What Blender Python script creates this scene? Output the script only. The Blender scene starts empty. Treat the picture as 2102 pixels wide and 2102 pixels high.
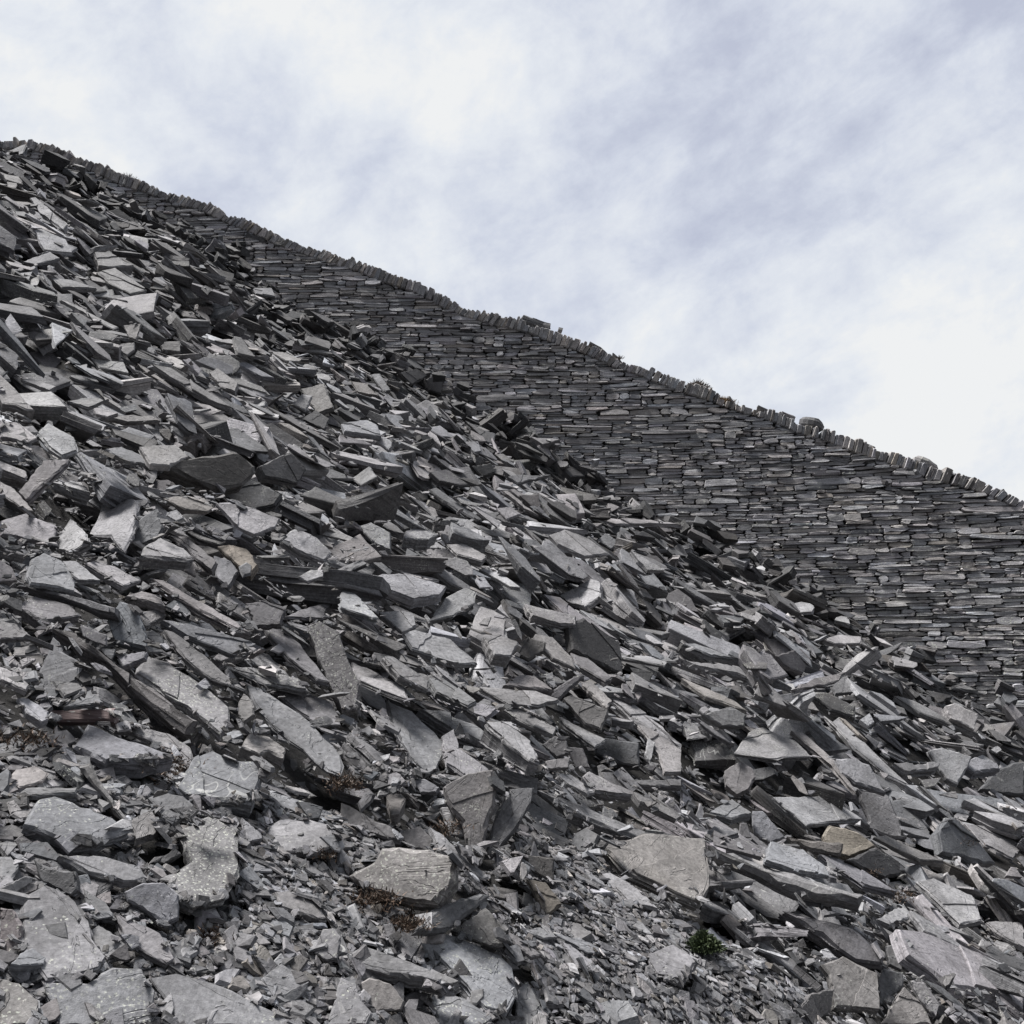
import bpy, math, random
import numpy as np
from mathutils import Vector, Matrix
from mathutils.bvhtree import BVHTree
from mathutils.geometry import tessellate_polygon

SEED = 11
rng = np.random.default_rng(SEED)
sc = bpy.context.scene
COL = sc.collection

# ------------------------------------------------------------------ camera
FOC = 1.072                       # focal length in picture widths
PITCH = math.radians(10.67)
CP, SP = math.cos(PITCH), math.sin(PITCH)
cam_d = bpy.data.cameras.new("camera")
cam_d.sensor_width = 36.0
cam_d.lens = 36.0 * FOC
cam_d.clip_start = 0.05
cam_d.clip_end = 3000
cam = bpy.data.objects.new("camera", cam_d)
COL.objects.link(cam)
cam.location = (0, 0, 0)
cam.rotation_euler = (math.pi / 2 + PITCH, 0, 0)
sc.camera = cam

def ray(u, v):
    """picture position (0..1, 0..1 from top left) to a world direction with forward length 1"""
    a = (u - .5) / FOC
    b = (.5 - v) / FOC
    return np.array([a, CP - b * SP, SP + b * CP])

def project(p):
    p = np.asarray(p, float)
    f = p[..., 1] * CP + p[..., 2] * SP
    up = -p[..., 1] * SP + p[..., 2] * CP
    f = np.maximum(f, 1e-3)
    return np.stack([.5 + FOC * p[..., 0] / f, .5 - FOC * up / f, f], -1)

# ------------------------------------------------------------------ nodes helper
class NT:
    def __init__(s, tree):
        s.t = tree
        s.n = tree.nodes
        s.l = tree.links
    def new(s, kind, props=None, **ins):
        nd = s.n.new(kind)
        for k, v in (props or {}).items():
            setattr(nd, k, v)
        for k, v in ins.items():
            key = int(k[1:]) if k[0] == 'i' and k[1:].isdigit() else k.replace('_', ' ')
            s.set(nd.inputs[key], v)
        return nd
    def set(s, sock, v):
        if isinstance(v, bpy.types.NodeSocket):
            s.l.new(v, sock)
        else:
            sock.default_value = v
    def math(s, op, a, b=0.0, c=None, clamp=False):
        nd = s.n.new('ShaderNodeMath'); nd.operation = op; nd.use_clamp = clamp
        s.set(nd.inputs[0], a); s.set(nd.inputs[1], b)
        if c is not None: s.set(nd.inputs[2], c)
        return nd.outputs[0]
    def vmath(s, op, a, b=None):
        nd = s.n.new('ShaderNodeVectorMath'); nd.operation = op
        s.set(nd.inputs[0], a)
        if b is not None: s.set(nd.inputs[1], b)
        return nd.outputs['Value'] if op in ('DOT_PRODUCT', 'LENGTH') else nd.outputs[0]
    def mix(s, fac, a, b, blend='MIX'):
        nd = s.n.new('ShaderNodeMix'); nd.data_type = 'RGBA'; nd.blend_type = blend
        s.set(nd.inputs[0], fac); s.set(nd.inputs[6], a); s.set(nd.inputs[7], b)
        return nd.outputs[2]
    def ramp(s, x, lo, hi, a=0.0, b=1.0, smooth=True):
        nd = s.n.new('ShaderNodeMapRange')
        nd.interpolation_type = 'SMOOTHSTEP' if smooth else 'LINEAR'
        s.set(nd.inputs[0], x)
        for i, v in zip((1, 2, 3, 4), (lo, hi, a, b)): s.set(nd.inputs[i], v)
        return nd.outputs[0]
    def noise(s, vec, scale, detail=4.0, rough=.55, dist=0.0, out=0):
        nd = s.n.new('ShaderNodeTexNoise')
        s.set(nd.inputs['Vector'], vec); nd.inputs['Scale'].default_value = scale
        nd.inputs['Detail'].default_value = detail; nd.inputs['Roughness'].default_value = rough
        nd.inputs['Distortion'].default_value = dist
        return nd.outputs[out]
    def vscale(s, vec, v3, loc=(0, 0, 0), rot=(0, 0, 0)):
        nd = s.n.new('ShaderNodeMapping')
        s.set(nd.inputs[0], vec); nd.inputs[1].default_value = loc
        nd.inputs[2].default_value = rot; nd.inputs[3].default_value = v3
        return nd.outputs[0]

# ------------------------------------------------------------------ sky and sun
SUN_EL, SUN_AZ = math.radians(66), math.radians(-72)      # azimuth clockwise from +Y
world = bpy.data.worlds.new("World")
sc.world = world
world.use_nodes = True
w = NT(world.node_tree)
for nd in list(w.n): w.n.remove(nd)
wout = w.new('ShaderNodeOutputWorld')
bg = w.new('ShaderNodeBackground', Strength=0.10)
w.l.new(bg.outputs[0], wout.inputs[0])
sky = w.new('ShaderNodeTexSky', dict(sky_type='NISHITA', sun_disc=False, sun_elevation=SUN_EL,
                                     sun_rotation=SUN_AZ, altitude=300.0, air_density=1.0, dust_density=2.0))
dirn = w.vmath('NORMALIZE', w.new('ShaderNodeTexCoord').outputs['Generated'])
sep = w.new('ShaderNodeSeparateXYZ'); w.l.new(dirn, sep.inputs[0])
zc = w.math('ADD', w.math('MAXIMUM', sep.outputs[2], 0.0), 0.45)
comb = w.new('ShaderNodeCombineXYZ')
w.l.new(w.math('DIVIDE', sep.outputs[0], zc), comb.inputs[0])
w.l.new(w.math('DIVIDE', sep.outputs[1], zc), comb.inputs[1])
flat = comb.outputs[0]
def blob(u, v, rad_deg):
    d = ray(u, v); d = d / np.linalg.norm(d)
    dp = w.vmath('DOT_PRODUCT', dirn, tuple(d))
    return w.ramp(dp, math.cos(math.radians(rad_deg)), 1.0)
big = w.noise(flat, 2.2, 5, .55, .2)
sk = w.vscale(dirn, (1, 1, 1), rot=(0, math.radians(24), 0))
puff = w.noise(w.vscale(sk, (10.0, 10.0, 14.5)), 1.0, 10, .63, .2)
mott = w.noise(dirn, 42.0, 5, .6, .2)
streak = w.noise(w.vscale(sk, (5.0, 5.0, 30.0)), 1.0, 8, .6, .5)
dens = w.math('ADD', w.math('MULTIPLY', w.math('SUBTRACT', big, .5), .40), w.math('MULTIPLY', w.math('SUBTRACT', puff, .5), 1.9))
srt = blob(.93, .10, 24)
dens = w.math('ADD', dens, w.math('MULTIPLY', w.math('MULTIPLY', w.math('SUBTRACT', streak, .5), .6), w.math('ADD', srt, .06)))
dens = w.math('ADD', dens, w.math('MULTIPLY', w.math('SUBTRACT', mott, .5), .38))
dens = w.math("ADD", dens, .50)
for (u, v, r, a) in ((.10, .0, 14, .30), (.27, .0, 9, .16), (.37, .05, 8, .16), (.50, .11, 7, .16), (.98, .40, 10, .40), (.84, .36, 8, .24),
                     (.20, .11, 6, -.26), (.36, .155, 4, -.30), (.27, .13, 4, -.20), (.55, .17, 6, -.15), (.66, .18, 9, -.16), (.66, .03, 8, -.12), (.80, .14, 9, -.12),
                     (.99, .0, 8, -.28), (.08, .12, 5, .12), (.36, .22, 5, .22), (.48, .25, 5, .16), (.60, .30, 6, .14), (.96, .09, 6, .12)):
    dens = w.math('ADD', dens, w.math('MULTIPLY', blob(u, v, r), a))
dens = w.ramp(dens, -.05, 1.0, smooth=False)
ccol = w.new('ShaderNodeValToRGB')
cr = ccol.color_ramp
cr.elements[0].position = 0.0; cr.elements[0].color = (.53, .56, .67, 1)
cr.elements[1].position = 1.0; cr.elements[1].color = (.86, .872, .88, 1)
e = cr.elements.new(.4); e.color = (.65, .69, .785, 1)
e = cr.elements.new(.75); e.color = (.77, .805, .86, 1)
w.l.new(dens, ccol.inputs[0])
cl = w.mix(1.0, ccol.outputs[0], (6.6, 6.6, 6.6, 1), 'MULTIPLY')
cover = w.ramp(dens, 0.0, 0.6, .90, .985)
mixed = w.mix(cover, sky.outputs[0], cl)
mixed = w.mix(1.0, mixed, w.ramp(sep.outputs[1], -.5, .35, .42, 1.0), 'MULTIPLY')
below = w.ramp(sep.outputs[2], -.06, .0)
mixed = w.mix(below, (.7, .7, .72, 1), mixed)
w.l.new(mixed, bg.inputs[0])

sun_d = bpy.data.lights.new("sun", 'SUN')
sun_d.energy = 4.9
sun_d.angle = math.radians(18)
sun_d.color = (1.0, .975, .95)
sun = bpy.data.objects.new("sun", sun_d)
COL.objects.link(sun)
sdir = Vector((math.sin(SUN_AZ) * math.cos(SUN_EL), math.cos(SUN_AZ) * math.cos(SUN_EL), math.sin(SUN_EL)))
sun.rotation_euler = sdir.to_track_quat('Z', 'Y').to_euler()
sun.location = (0, 0, 30)

sc.view_settings.view_transform = 'Standard'
sc.view_settings.look = 'None'
sc.view_settings.exposure = 0.62
sc.view_settings.gamma = 1.0

# ------------------------------------------------------------------ materials
def make_mat(name):
    m = bpy.data.materials.new(name); m.use_nodes = True
    t = NT(m.node_tree)
    for nd in list(t.n): t.n.remove(nd)
    out = t.new('ShaderNodeOutputMaterial')
    p = t.new('ShaderNodeBsdfPrincipled')
    t.l.new(p.outputs[0], out.inputs[0])
    return m, t, p

def slate_material(name, stain=.18, speck=1.0, bumpk=1.0, spot=115.0):
    m, t, p = make_mat(name)
    co = t.new('ShaderNodeAttribute', dict(attribute_name='rco')).outputs['Vector']
    tint = t.new('ShaderNodeAttribute', dict(attribute_name='tint'))
    lich = tint.outputs['Alpha']
    soft = t.noise(co, 5.0, 4, .6)
    fine = t.noise(co, 70.0, 5, .7)
    lam = t.noise(t.vscale(co, (5, 5, 150)), 1.0, 4, .65, .3)
    lam2 = t.noise(t.vscale(co, (16, 3, 40)), 1.0, 4, .6, .5)
    col = t.mix(1.0, tint.outputs['Color'], t.ramp(soft, .25, .75, .80, 1.18, False), 'MULTIPLY')
    col = t.mix(1.0, col, t.ramp(fine, .3, .7, .62, 1.36, False), 'MULTIPLY')
    col = t.mix(1.0, col, t.ramp(lam, .3, .7, .58, 1.32, False), 'MULTIPLY')
    # warm weathering film on a few patches
    st = t.math('MULTIPLY', t.ramp(t.noise(co, 3.3, 3, .6), .56, .72), stain)
    col = t.mix(st, col, (.20, .165, .115, 1))
    # pale scuffs
    sc1 = t.math('MULTIPLY', t.ramp(lam2, .66, .76), .28)
    col = t.mix(sc1, col, (.44, .44, .42, 1))
    # thin quartz veins
    vn = t.noise(t.vscale(co, (2.2, 4.5, 5)), 1.0, 3, .6, .6)
    vein = t.ramp(t.math('ABSOLUTE', t.math('SUBTRACT', vn, .5)), .0015, .0045, 1.0, 0.0)
    vm = t.ramp(t.noise(co, 1.9, 2, .5), .58, .66)
    col = t.mix(t.math('MULTIPLY', t.math('MULTIPLY', vein, vm), .6), col, (.5, .5, .48, 1))
    # lichen: clustered round spots
    wob = t.vmath('ADD', co, t.vmath('MULTIPLY', t.noise(co, 45.0, 3, .7, 0, 1), (.022, .022, .022)))
    vor = t.new('ShaderNodeTexVoronoi', Vector=wob, Scale=spot)
    vor.inputs['Randomness'].default_value = 1.0
    spots = t.ramp(vor.outputs['Distance'], .22, .42, 1.0, 0.0)
    sep_ = t.new('ShaderNodeSeparateColor'); t.l.new(vor.outputs['Color'], sep_.inputs[0])
    clus = t.math('ADD', t.noise(co, 7.0, 3, .6), t.math('MULTIPLY', lich, .26))
    on = t.math('MULTIPLY', spots, t.ramp(t.math('ADD', clus, t.math('MULTIPLY', sep_.outputs[0], .16)), .72, .80))
    on = t.math('MULTIPLY', on, t.math('MULTIPLY', t.ramp(t.noise(co, 120.0, 3, .7), .35, .6), .85 * speck))
    lc = t.mix(sep_.outputs[1], (.50, .51, .47, 1), (.46, .47, .40, 1))
    col = t.mix(on, col, lc)
    p.inputs['Roughness'].default_value = .74
    p.inputs['Specular IOR Level'].default_value = .25
    t.l.new(col, p.inputs['Base Color'])
    h = t.math('ADD', t.math('MULTIPLY', lam, .55), t.math('MULTIPLY', fine, .30))
    h = t.math('ADD', h, t.math('MULTIPLY', soft, .35))
    h = t.math('ADD', h, t.math('MULTIPLY', lam2, .5))
    # sharp cleavage steps that run across the flat faces
    cr = t.noise(t.vscale(co, (3.0, 6.0, 3.0)), 1.0, 5, .6, 1.0)
    st1 = t.ramp(cr, .56, .575); st2 = t.ramp(cr, .43, .44)
    h = t.math('ADD', h, t.math('MULTIPLY', t.math('ADD', st1, st2), .32))
    b = t.new('ShaderNodeBump', Strength=.9 * bumpk, Distance=.009, Height=h)
    t.l.new(b.outputs[0], p.inputs['Normal'])
    return m

M_SLATE = slate_material("slate", stain=.07)
M_WALL = slate_material("wall_slate", stain=.22, speck=1.1, bumpk=1.2, spot=26.0)

def plain_mat(name, ca, cb, scale, rough=.9, bump=.0, obj=True):
    m, t, p = make_mat(name)
    co = t.new('ShaderNodeTexCoord').outputs['Object']
    n1 = t.noise(co, scale, 5, .65)
    n2 = t.noise(co, scale * 9, 4, .7)
    f = t.math('ADD', t.math('MULTIPLY', n1, .6), t.math('MULTIPLY', n2, .4))
    col = t.mix(t.ramp(f, .35, .65), ca, cb)
    t.l.new(col, p.inputs['Base Color'])
    p.inputs['Roughness'].default_value = rough
    p.inputs['Specular IOR Level'].default_value = .2
    if bump:
        b = t.new('ShaderNodeBump', Strength=.8, Distance=bump, Height=f)
        t.l.new(b.outputs[0], p.inputs['Normal'])
    return m
M_SHADED_GRIT = plain_mat("shaded_slate_grit", (.012, .012, .012, 1), (.04, .038, .037, 1), 25, .95, .02)  # grit colour darkened to carry the deep shade of gaps between slabs
M_CORE = plain_mat("wall_core", (.05, .05, .05, 1), (.10, .10, .095, 1), 6, .95)
M_HILL = plain_mat("hill_grass", (.05, .05, .035, 1), (.09, .085, .06, 1), 1.2, .95, .05)
def wood_mat():
    m, t, p = make_mat("weathered_plank_wood")
    co = t.new('ShaderNodeAttribute', dict(attribute_name='rco')).outputs['Vector']
    g = t.noise(t.vscale(co, (6, 90, 90)), 1.0, 5, .6, .2)
    col = t.mix(t.ramp(g, .35, .65), (.13, .095, .095, 1), (.24, .185, .18, 1))
    fl = t.ramp(t.noise(t.vscale(co, (28, 130, 130)), 1.0, 2, .5), .64, .68)
    col = t.mix(fl, col, (.5, .49, .47, 1))
    t.l.new(col, p.inputs['Base Color'])
    p.inputs['Roughness'].default_value = .85
    b = t.new('ShaderNodeBump', Strength=.7, Distance=.004, Height=g)
    t.l.new(b.outputs[0], p.inputs['Normal'])
    return m
M_WOOD = wood_mat()
def leaf_mat(name, ca, cb):
    m, t, p = make_mat(name)
    at = t.new('ShaderNodeAttribute', dict(attribute_name='tint'))
    col = t.mix(at.outputs['Alpha'], ca, cb)
    t.l.new(col, p.inputs['Base Color'])
    p.inputs['Roughness'].default_value = .7
    return m
M_GREEN = leaf_mat("green_tuft_leaf", (.03, .045, .022, 1), (.095, .125, .055, 1))
M_HEATH = leaf_mat("heather_twig", (.06, .048, .042, 1), (.16, .13, .11, 1))
M_STRAW = leaf_mat("dry_grass_blade", (.15, .10, .055, 1), (.33, .24, .14, 1))
M_MOSS = leaf_mat("brown_moss_sprig", (.035, .028, .02, 1), (.12, .075, .05, 1))

# ------------------------------------------------------------------ mesh helper
class Geo:
    """collects vertices, polygons and per-vertex attributes; numpy all the way"""
    def __init__(s):
        s.v, s.li, s.lt, s.rc, s.tn, s.own = [], [], [], [], [], []
        s.nv = 0
    def add(s, v, li, lt, rc=None, tint=(.2, .2, .2, 0), own=0):
        s.v.append(v); s.li.append(li + s.nv); s.lt.append(lt)
        s.rc.append(v if rc is None else rc)
        t = np.asarray(tint, float)
        s.tn.append(np.tile(t, (len(v), 1)) if t.ndim == 1 else t)
        s.own.append(np.full(len(lt), own))
        s.nv += len(v)
    def arrays(s):
        return [np.concatenate(a) for a in (s.v, s.li, s.lt, s.rc, s.tn, s.own)]

def build(name, geo, mat, parent=None, matrix=None):
    v, li, lt, rc, tn, _ = geo.arrays() if isinstance(geo, Geo) else geo
    me = bpy.data.meshes.new(name)
    me.vertices.add(len(v)); me.vertices.foreach_set('co', v.astype(np.float32).ravel())
    me.loops.add(len(li)); me.loops.foreach_set('vertex_index', li.astype(np.int32))
    me.polygons.add(len(lt))
    ls = np.concatenate([[0], np.cumsum(lt)[:-1]]).astype(np.int32)
    me.polygons.foreach_set('loop_start', ls)
    me.update(calc_edges=True)
    me.polygons.foreach_set('use_smooth', np.zeros(len(lt), dtype=bool))
    a = me.attributes.new('rco', 'FLOAT_VECTOR', 'POINT'); a.data.foreach_set('vector', rc.astype(np.float32).ravel())
    a = me.attributes.new('tint', 'FLOAT_COLOR', 'POINT'); a.data.foreach_set('color', tn.astype(np.float32).ravel())
    me.materials.append(mat)
    me.validate()
    o = bpy.data.objects.new(name, me)
    COL.objects.link(o)
    if matrix is not None: o.matrix_world = matrix
    if parent is not None: o.parent = parent
    return o

def tag(o, label=None, cat=None, group=None, kind=None):
    if label: o['label'] = label
    if cat: o['category'] = cat
    if group: o['group'] = group
    if kind: o['kind'] = kind
    return o

def unit(a):
    a = np.asarray(a, float); return a / np.linalg.norm(a)

# ------------------------------------------------------------------ rock shapes
def rings_to_mesh(rings):
    """closed stack of rings (all the same count) capped with polygons"""
    m = len(rings[0]); K = len(rings)
    v = np.concatenate(rings)
    li, lt = [list(range(m))], [m]
    for k in range(K - 1):
        a, b = k * m, (k + 1) * m
        for i in range(m):
            j = (i + 1) % m
            li.append([a + i, b + i, b + j, a + j]); lt.append(4)
    li.append([(K - 1) * m + i for i in range(m)][::-1]); lt.append(m)
    return v, np.array([x for f in li for x in f]), np.array(lt)

def slab_mesh(outline, T, r, layers=3, rough=.03, cham=.25, wedge=None, rag=0.0):
    """slab with top at z = 0 and bottom at z = -T; outline counter-clockwise Nx2.
    The side is a stack of split leaves, each standing in or out of the next."""
    P = np.asarray(outline, float)
    c = P.mean(0)
    size = np.abs(P - c).max()
    A = .5 * np.sum(P[:, 0] * np.roll(P[:, 1], -1) - np.roll(P[:, 0], -1) * P[:, 1])
    if A < 0: P = P[::-1]
    m = len(P)
    e0 = np.roll(P, 1, 0) - P; e1 = np.roll(P, -1, 0) - P
    n0 = np.stack([-(np.roll(P, -1, 0) - np.roll(P, 1, 0))[:, 1], (np.roll(P, -1, 0) - np.roll(P, 1, 0))[:, 0]], -1)
    n0 = n0 / (np.linalg.norm(n0, axis=1)[:, None] + 1e-9)            # inward normal
    q = min(T * cham, size * .08)
    rings = [np.c_[P + n0 * q * r.uniform(.3, 1.3, (m, 1)), np.zeros(m)],
             np.c_[P, -q * r.uniform(.3, 1.2, m)]]
    zs = np.sort(r.uniform(.12, .92, max(layers - 1, 0)))
    off = 0.0
    for z in zs:
        jit = r.normal(0, rough * .45, (m, 1)) * size
        rings.append(np.c_[P + n0 * (off + jit), np.full(m, -T * z) + r.normal(0, .02 * T, m)])
        off = r.uniform(-.4, 1.0) * rough * size * 1.6
        jit = r.normal(0, rough * .45, (m, 1)) * size
        rings.append(np.c_[P + n0 * (off + jit), np.full(m, -T * z - .03 * T)])
    off2 = off + r.uniform(0, 1.2) * rough * size
    rings.append(np.c_[P + n0 * (off2 + r.normal(0, rough * .4, (m, 1)) * size), np.full(m, -T) * r.uniform(.96, 1.0, m)])
    v, li, lt = rings_to_mesh(rings)
    if wedge is not None:
        g = (v[:, :2] - c) @ np.asarray(wedge) / size               # thickness varies along the slab
        v[:, 2] = v[:, 2] * np.clip(1 + g, .25, 1.9)
    return v, li, lt

def clip_poly(P, p0, d):
    """part of polygon P on the side (x - p0).d > 0"""
    s = (P - p0) @ d
    out = []
    for i in range(len(P)):
        j = (i + 1) % len(P)
        if s[i] > 0: out.append(P[i])
        if s[i] * s[j] < 0:
            f = s[i] / (s[i] - s[j]); out.append(P[i] + f * (P[j] - P[i]))
    return np.array(out)

def ragged(P, r, step, amp):
    out = []
    n = len(P)
    for i in range(n):
        a, b = P[i], P[(i + 1) % n]
        L = np.linalg.norm(b - a)
        k = max(1, int(L / step))
        t = (b - a) / (L + 1e-9); nn = np.array([-t[1], t[0]])
        for q in range(k):
            f = q / k + (r.uniform(-.3, .3) / k if q else 0)
            o = r.normal(0, amp) if q else r.normal(0, amp * .3)
            out.append(a + (b - a) * f + nn * o)
    return np.array(out)

def hull(pts):
    pts = sorted(map(tuple, pts))
    def half(ps):
        h = []
        for p in ps:
            while len(h) >= 2 and (h[-1][0] - h[-2][0]) * (p[1] - h[-2][1]) - (h[-1][1] - h[-2][1]) * (p[0] - h[-2][0]) <= 0: h.pop()
            h.append(p)
        return h
    a, b = half(pts), half(pts[::-1])
    return np.array(a[:-1] + b[:-1])

def rand_outline(r):
    k = r.integers(5, 9)
    pts = r.uniform(-.5, .5, (k, 2))
    if r.random() < .4: pts = np.concatenate([pts, [[-.5, r.uniform(-.3, .3)], [.5, r.uniform(-.5, .5)]]])
    P = hull(pts)
    P = P - (P.max(0) + P.min(0)) / 2
    return P / (P.max(0) - P.min(0))

def full_rock(P, T, r, layers, wedge, size, flake=True):
    """slab plus, on some, one or two thin leaves still lying on its top face"""
    v, li, lt = slab_mesh(P, T, r, layers=layers, rough=.024, wedge=wedge)
    parts = [(v, li, lt)]
    if flake:
        for _ in range(r.integers(0, 3)):
            a = r.uniform(0, 2 * math.pi); d = np.array([math.cos(a), math.sin(a)])
            c = P.mean(0)
            Q = clip_poly(P, c + d * size * r.uniform(-.25, .45), d)
            if len(Q) < 3: continue
            Q = Q.mean(0) + (Q - Q.mean(0)) * r.uniform(.86, .95)
            Q = ragged(Q, r, size * .16, size * .018)
            h = min(size * r.uniform(.012, .04), T * .5)
            w_, l_, t_ = slab_mesh(Q, h * 1.6, r, layers=1, rough=.01)
            w_[:, 2] += h
            parts.append((w_, l_, t_))
    V, L, Tt, n = [], [], [], 0
    for (a, b, c_) in parts:
        V.append(a); L.append(b + n); Tt.append(c_); n += len(a)
    return np.concatenate(V), np.concatenate(L), np.concatenate(Tt)

# unit prototypes: x and y in -.5..+.5, z in -1..0 (or a little above)
PROTO = []
for k in range(90):
    P = rand_outline(rng)
    P = ragged(P, rng, .28, .02)
    wd = rng.normal(0, .35, 2)
    v, li, lt = slab_mesh(P, 1.0, rng, layers=int(rng.integers(2, 4)), rough=.07, cham=.08, wedge=wd)
    PROTO.append((v, li, lt))
PROTO_S = []
for k in range(60):
    P = rand_outline(rng)
    wd = rng.normal(0, .4, 2)
    v, li, lt = slab_mesh(P, 1.0, rng, layers=1, rough=.08, cham=.1, wedge=wd)
    PROTO_S.append((v, li, lt))
PROTO_C = []
for k in range(60):
    P = rand_outline(rng)[:6]
    m = len(P)
    top = np.c_[P * rng.uniform(.7, .95), rng.uniform(-.25, 0, m)]
    bot = np.c_[P, np.full(m, -1.0)]
    PROTO_C.append(rings_to_mesh([top, bot]))

def grey(tone, r, lich=0.0, warm=0.0):
    """base colour of slate: tone 0 = dark, 1 = whitish"""
    t = float(np.clip(tone, 0, 1))
    g = .05 + .42 * t ** 1.35
    k = r.normal(0, .02)
    pur = r.normal(0, .5)
    c = np.array([g * (1.0 + k + .016 * pur + .22 * warm), g * (.985 - .010 * abs(pur) + .03 * warm), g * (1.012 - k + .02 * pur - .28 * warm)])
    return (c[0], c[1], c[2], lich)
# ------------------------------------------------------------------ the lie of the land
HC, SX, SY = 1.8, .57, .383
BAT = .22
def wall_y(x, z):
    x = np.asarray(x, float)
    return 15.0 - .019 * np.clip(x, 0, 12) ** 2 + BAT * z
def on_wall(u, v):
    d = ray(u, v); t = 15.0
    for _ in range(30):
        t = wall_y(t * d[0], t * d[2]) / d[1]
    return d * t
FOOT_PX = [(0, 290), (130, 335), (250, 405), (380, 465), (500, 535), (560, 600), (650, 645), (760, 690), (850, 750), (960, 830), (1030, 875),
           (1120, 930), (1200, 965), (1290, 1010), (1400, 1050), (1520, 1130), (1620, 1195), (1700, 1250), (1800, 1300), (1932, 1390)]
TOP_PX = [(0, 262), (60, 264), (230, 328), (370, 378), (500, 432), (640, 482), (790, 537), (880, 577), (980, 604), (1100, 648),
          (1200, 684), (1340, 738), (1420, 764), (1530, 800), (1650, 840), (1750, 880), (1850, 908), (1932, 936)]
foot = np.array([on_wall(a / 1932, b / 1932) for a, b in FOOT_PX])
top = np.array([on_wall(a / 1932, b / 1932) for a, b in TOP_PX])
def extend(tab, k0, k1):
    a, b = tab[0], tab[-1]
    return np.concatenate([[[a[0] - 6, 0, a[2] + 6 * k0]], tab, [[b[0] + 7, 0, b[2] - 7 * k1]]])
foot = extend(foot, .50, .60); top = extend(top, .34, .35)
def zfoot(x): return np.interp(x, foot[:, 0], foot[:, 2])
def ztop(x): return np.interp(x, top[:, 0], top[:, 2])
def base_z(x, y):
    pl = -HC - SX * x + SY * y
    yw = wall_y(x, zfoot(x))
    dl = zfoot(x) - (-HC - SX * x + SY * yw)
    s = np.clip((y - 7) / np.maximum(yw - 7, 1), 0, 1); s = s * s * (3 - 2 * s)
    wob = .06 * np.sin(x * 1.7 + y * .9) + .05 * np.sin(x * 3.1 - y * 2.3 + 1) + .035 * np.sin(x * 5.3 + y * 4.1)
    return pl + dl * s + wob * np.clip((y - 2) / 5, .2, 1) * (1 - .8 * s) 
GX0, GX1, GY0, GY1, CELL = -13.0, 12.0, .6, 19.0, .03
nx, ny = int((GX1 - GX0) / CELL), int((GY1 - GY0) / CELL)
gx = GX0 + (np.arange(nx) + .5) * CELL; gy = GY0 + (np.arange(ny) + .5) * CELL

# ------------------------------------------------------------------ dropping rocks on the pile
def hz(x, y):
    i = np.clip(((np.asarray(x) - GX0) / CELL).astype(int), 0, nx - 1)
    j = np.clip(((np.asarray(y) - GY0) / CELL).astype(int), 0, ny - 1)
    return H[j, i]

def frame(n, yaw):
    """columns u, v, n: u is the horizontal direction yaw laid into the plane"""
    n = unit(n)
    d = np.array([math.cos(yaw), math.sin(yaw), 0.0])
    u = unit(d - n * (d @ n)); v = np.cross(n, u)
    return np.stack([u, v, n], 1)

def drop(x, y, L, W, T, yaw, tilt, r, q=.80):
    """rest a slab on what lies there; returns its frame and centre and raises the pile"""
    e = max(L, W) * .42
    cu, su = math.cos(yaw), math.sin(yaw)
    px = np.array([x + cu * L * .42, x - cu * L * .42, x - su * W * .42, x + su * W * .42, x])
    py = np.array([y + su * L * .42, y - su * L * .42, y + cu * W * .42, y - cu * W * .42, y])
    h = hz(px, py)
    gu = (h[0] - h[1]) / (.84 * L); gv = (h[2] - h[3]) / (.84 * W)
    gu_b = -SX * cu + SY * su; gv_b = SX * su + SY * cu
    gu = np.clip(gu, gu_b - .55, gu_b + .55) * .6 + gu_b * .4
    gv = np.clip(gv, gv_b - .55, gv_b + .55) * .6 + gv_b * .4
    gxw, gyw = gu * cu - gv * su, gu * su + gv * cu
    n = unit([-gxw + tilt[0], -gyw + tilt[1], 1.0])
    F = frame(n, yaw)
    R = .5 * math.hypot(L, W)
    i0, i1 = int((x - R - GX0) / CELL), int((x + R - GX0) / CELL) + 1
    j0, j1 = int((y - R - GY0) / CELL), int((y + R - GY0) / CELL) + 1
    if i0 < 0 or j0 < 0 or i1 >= nx or j1 >= ny: return None
    dx = gx[i0:i1][None, :] - x; dy = gy[j0:j1][:, None] - y
    a, b = -n[0] / n[2], -n[1] / n[2]
    dz = a * dx + b * dy
    uu = dx * F[0, 0] + dy * F[1, 0] + dz * F[2, 0]
    vv = dx * F[0, 1] + dy * F[1, 1] + dz * F[2, 1]
    mk = (np.abs(uu) < L * .42) & (np.abs(vv) < W * .42)
    sub = H[j0:j1, i0:i1]
    if not mk.any():
        cz = float(hz(x, y)) + T / n[2] * .6
        return F, np.array([x, y, cz])
    res = np.sort((sub - dz)[mk])
    cz = res[min(len(res) - 1, int(q * len(res)))] + T / n[2] * .75
    np.maximum(sub, np.where(mk, cz + dz, -1e9), out=sub)
    return F, np.array([x, y, cz])

class Rock:
    __slots__ = ('c', 'F', 'L', 'W', 'T', 'p', 'tint', 'tone', 'off', 'ps', 'alive')
def in_view_area(r, n, ymin, ymax, power, mx=.68):
    """points on the slope, thinning with distance by power, out to a little beyond the frame"""
    k = int(n)
    s = r.random(k)
    e = 2 - power + 1e-6
    y = (ymin ** e + s * (ymax ** e - ymin ** e)) ** (1 / e)
    x = r.uniform(-mx, mx, k) * y + r.uniform(-.3, .3, k)
    ok = y < wall_y(x, zfoot(x)) - .02
    return x[ok], y[ok]

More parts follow.
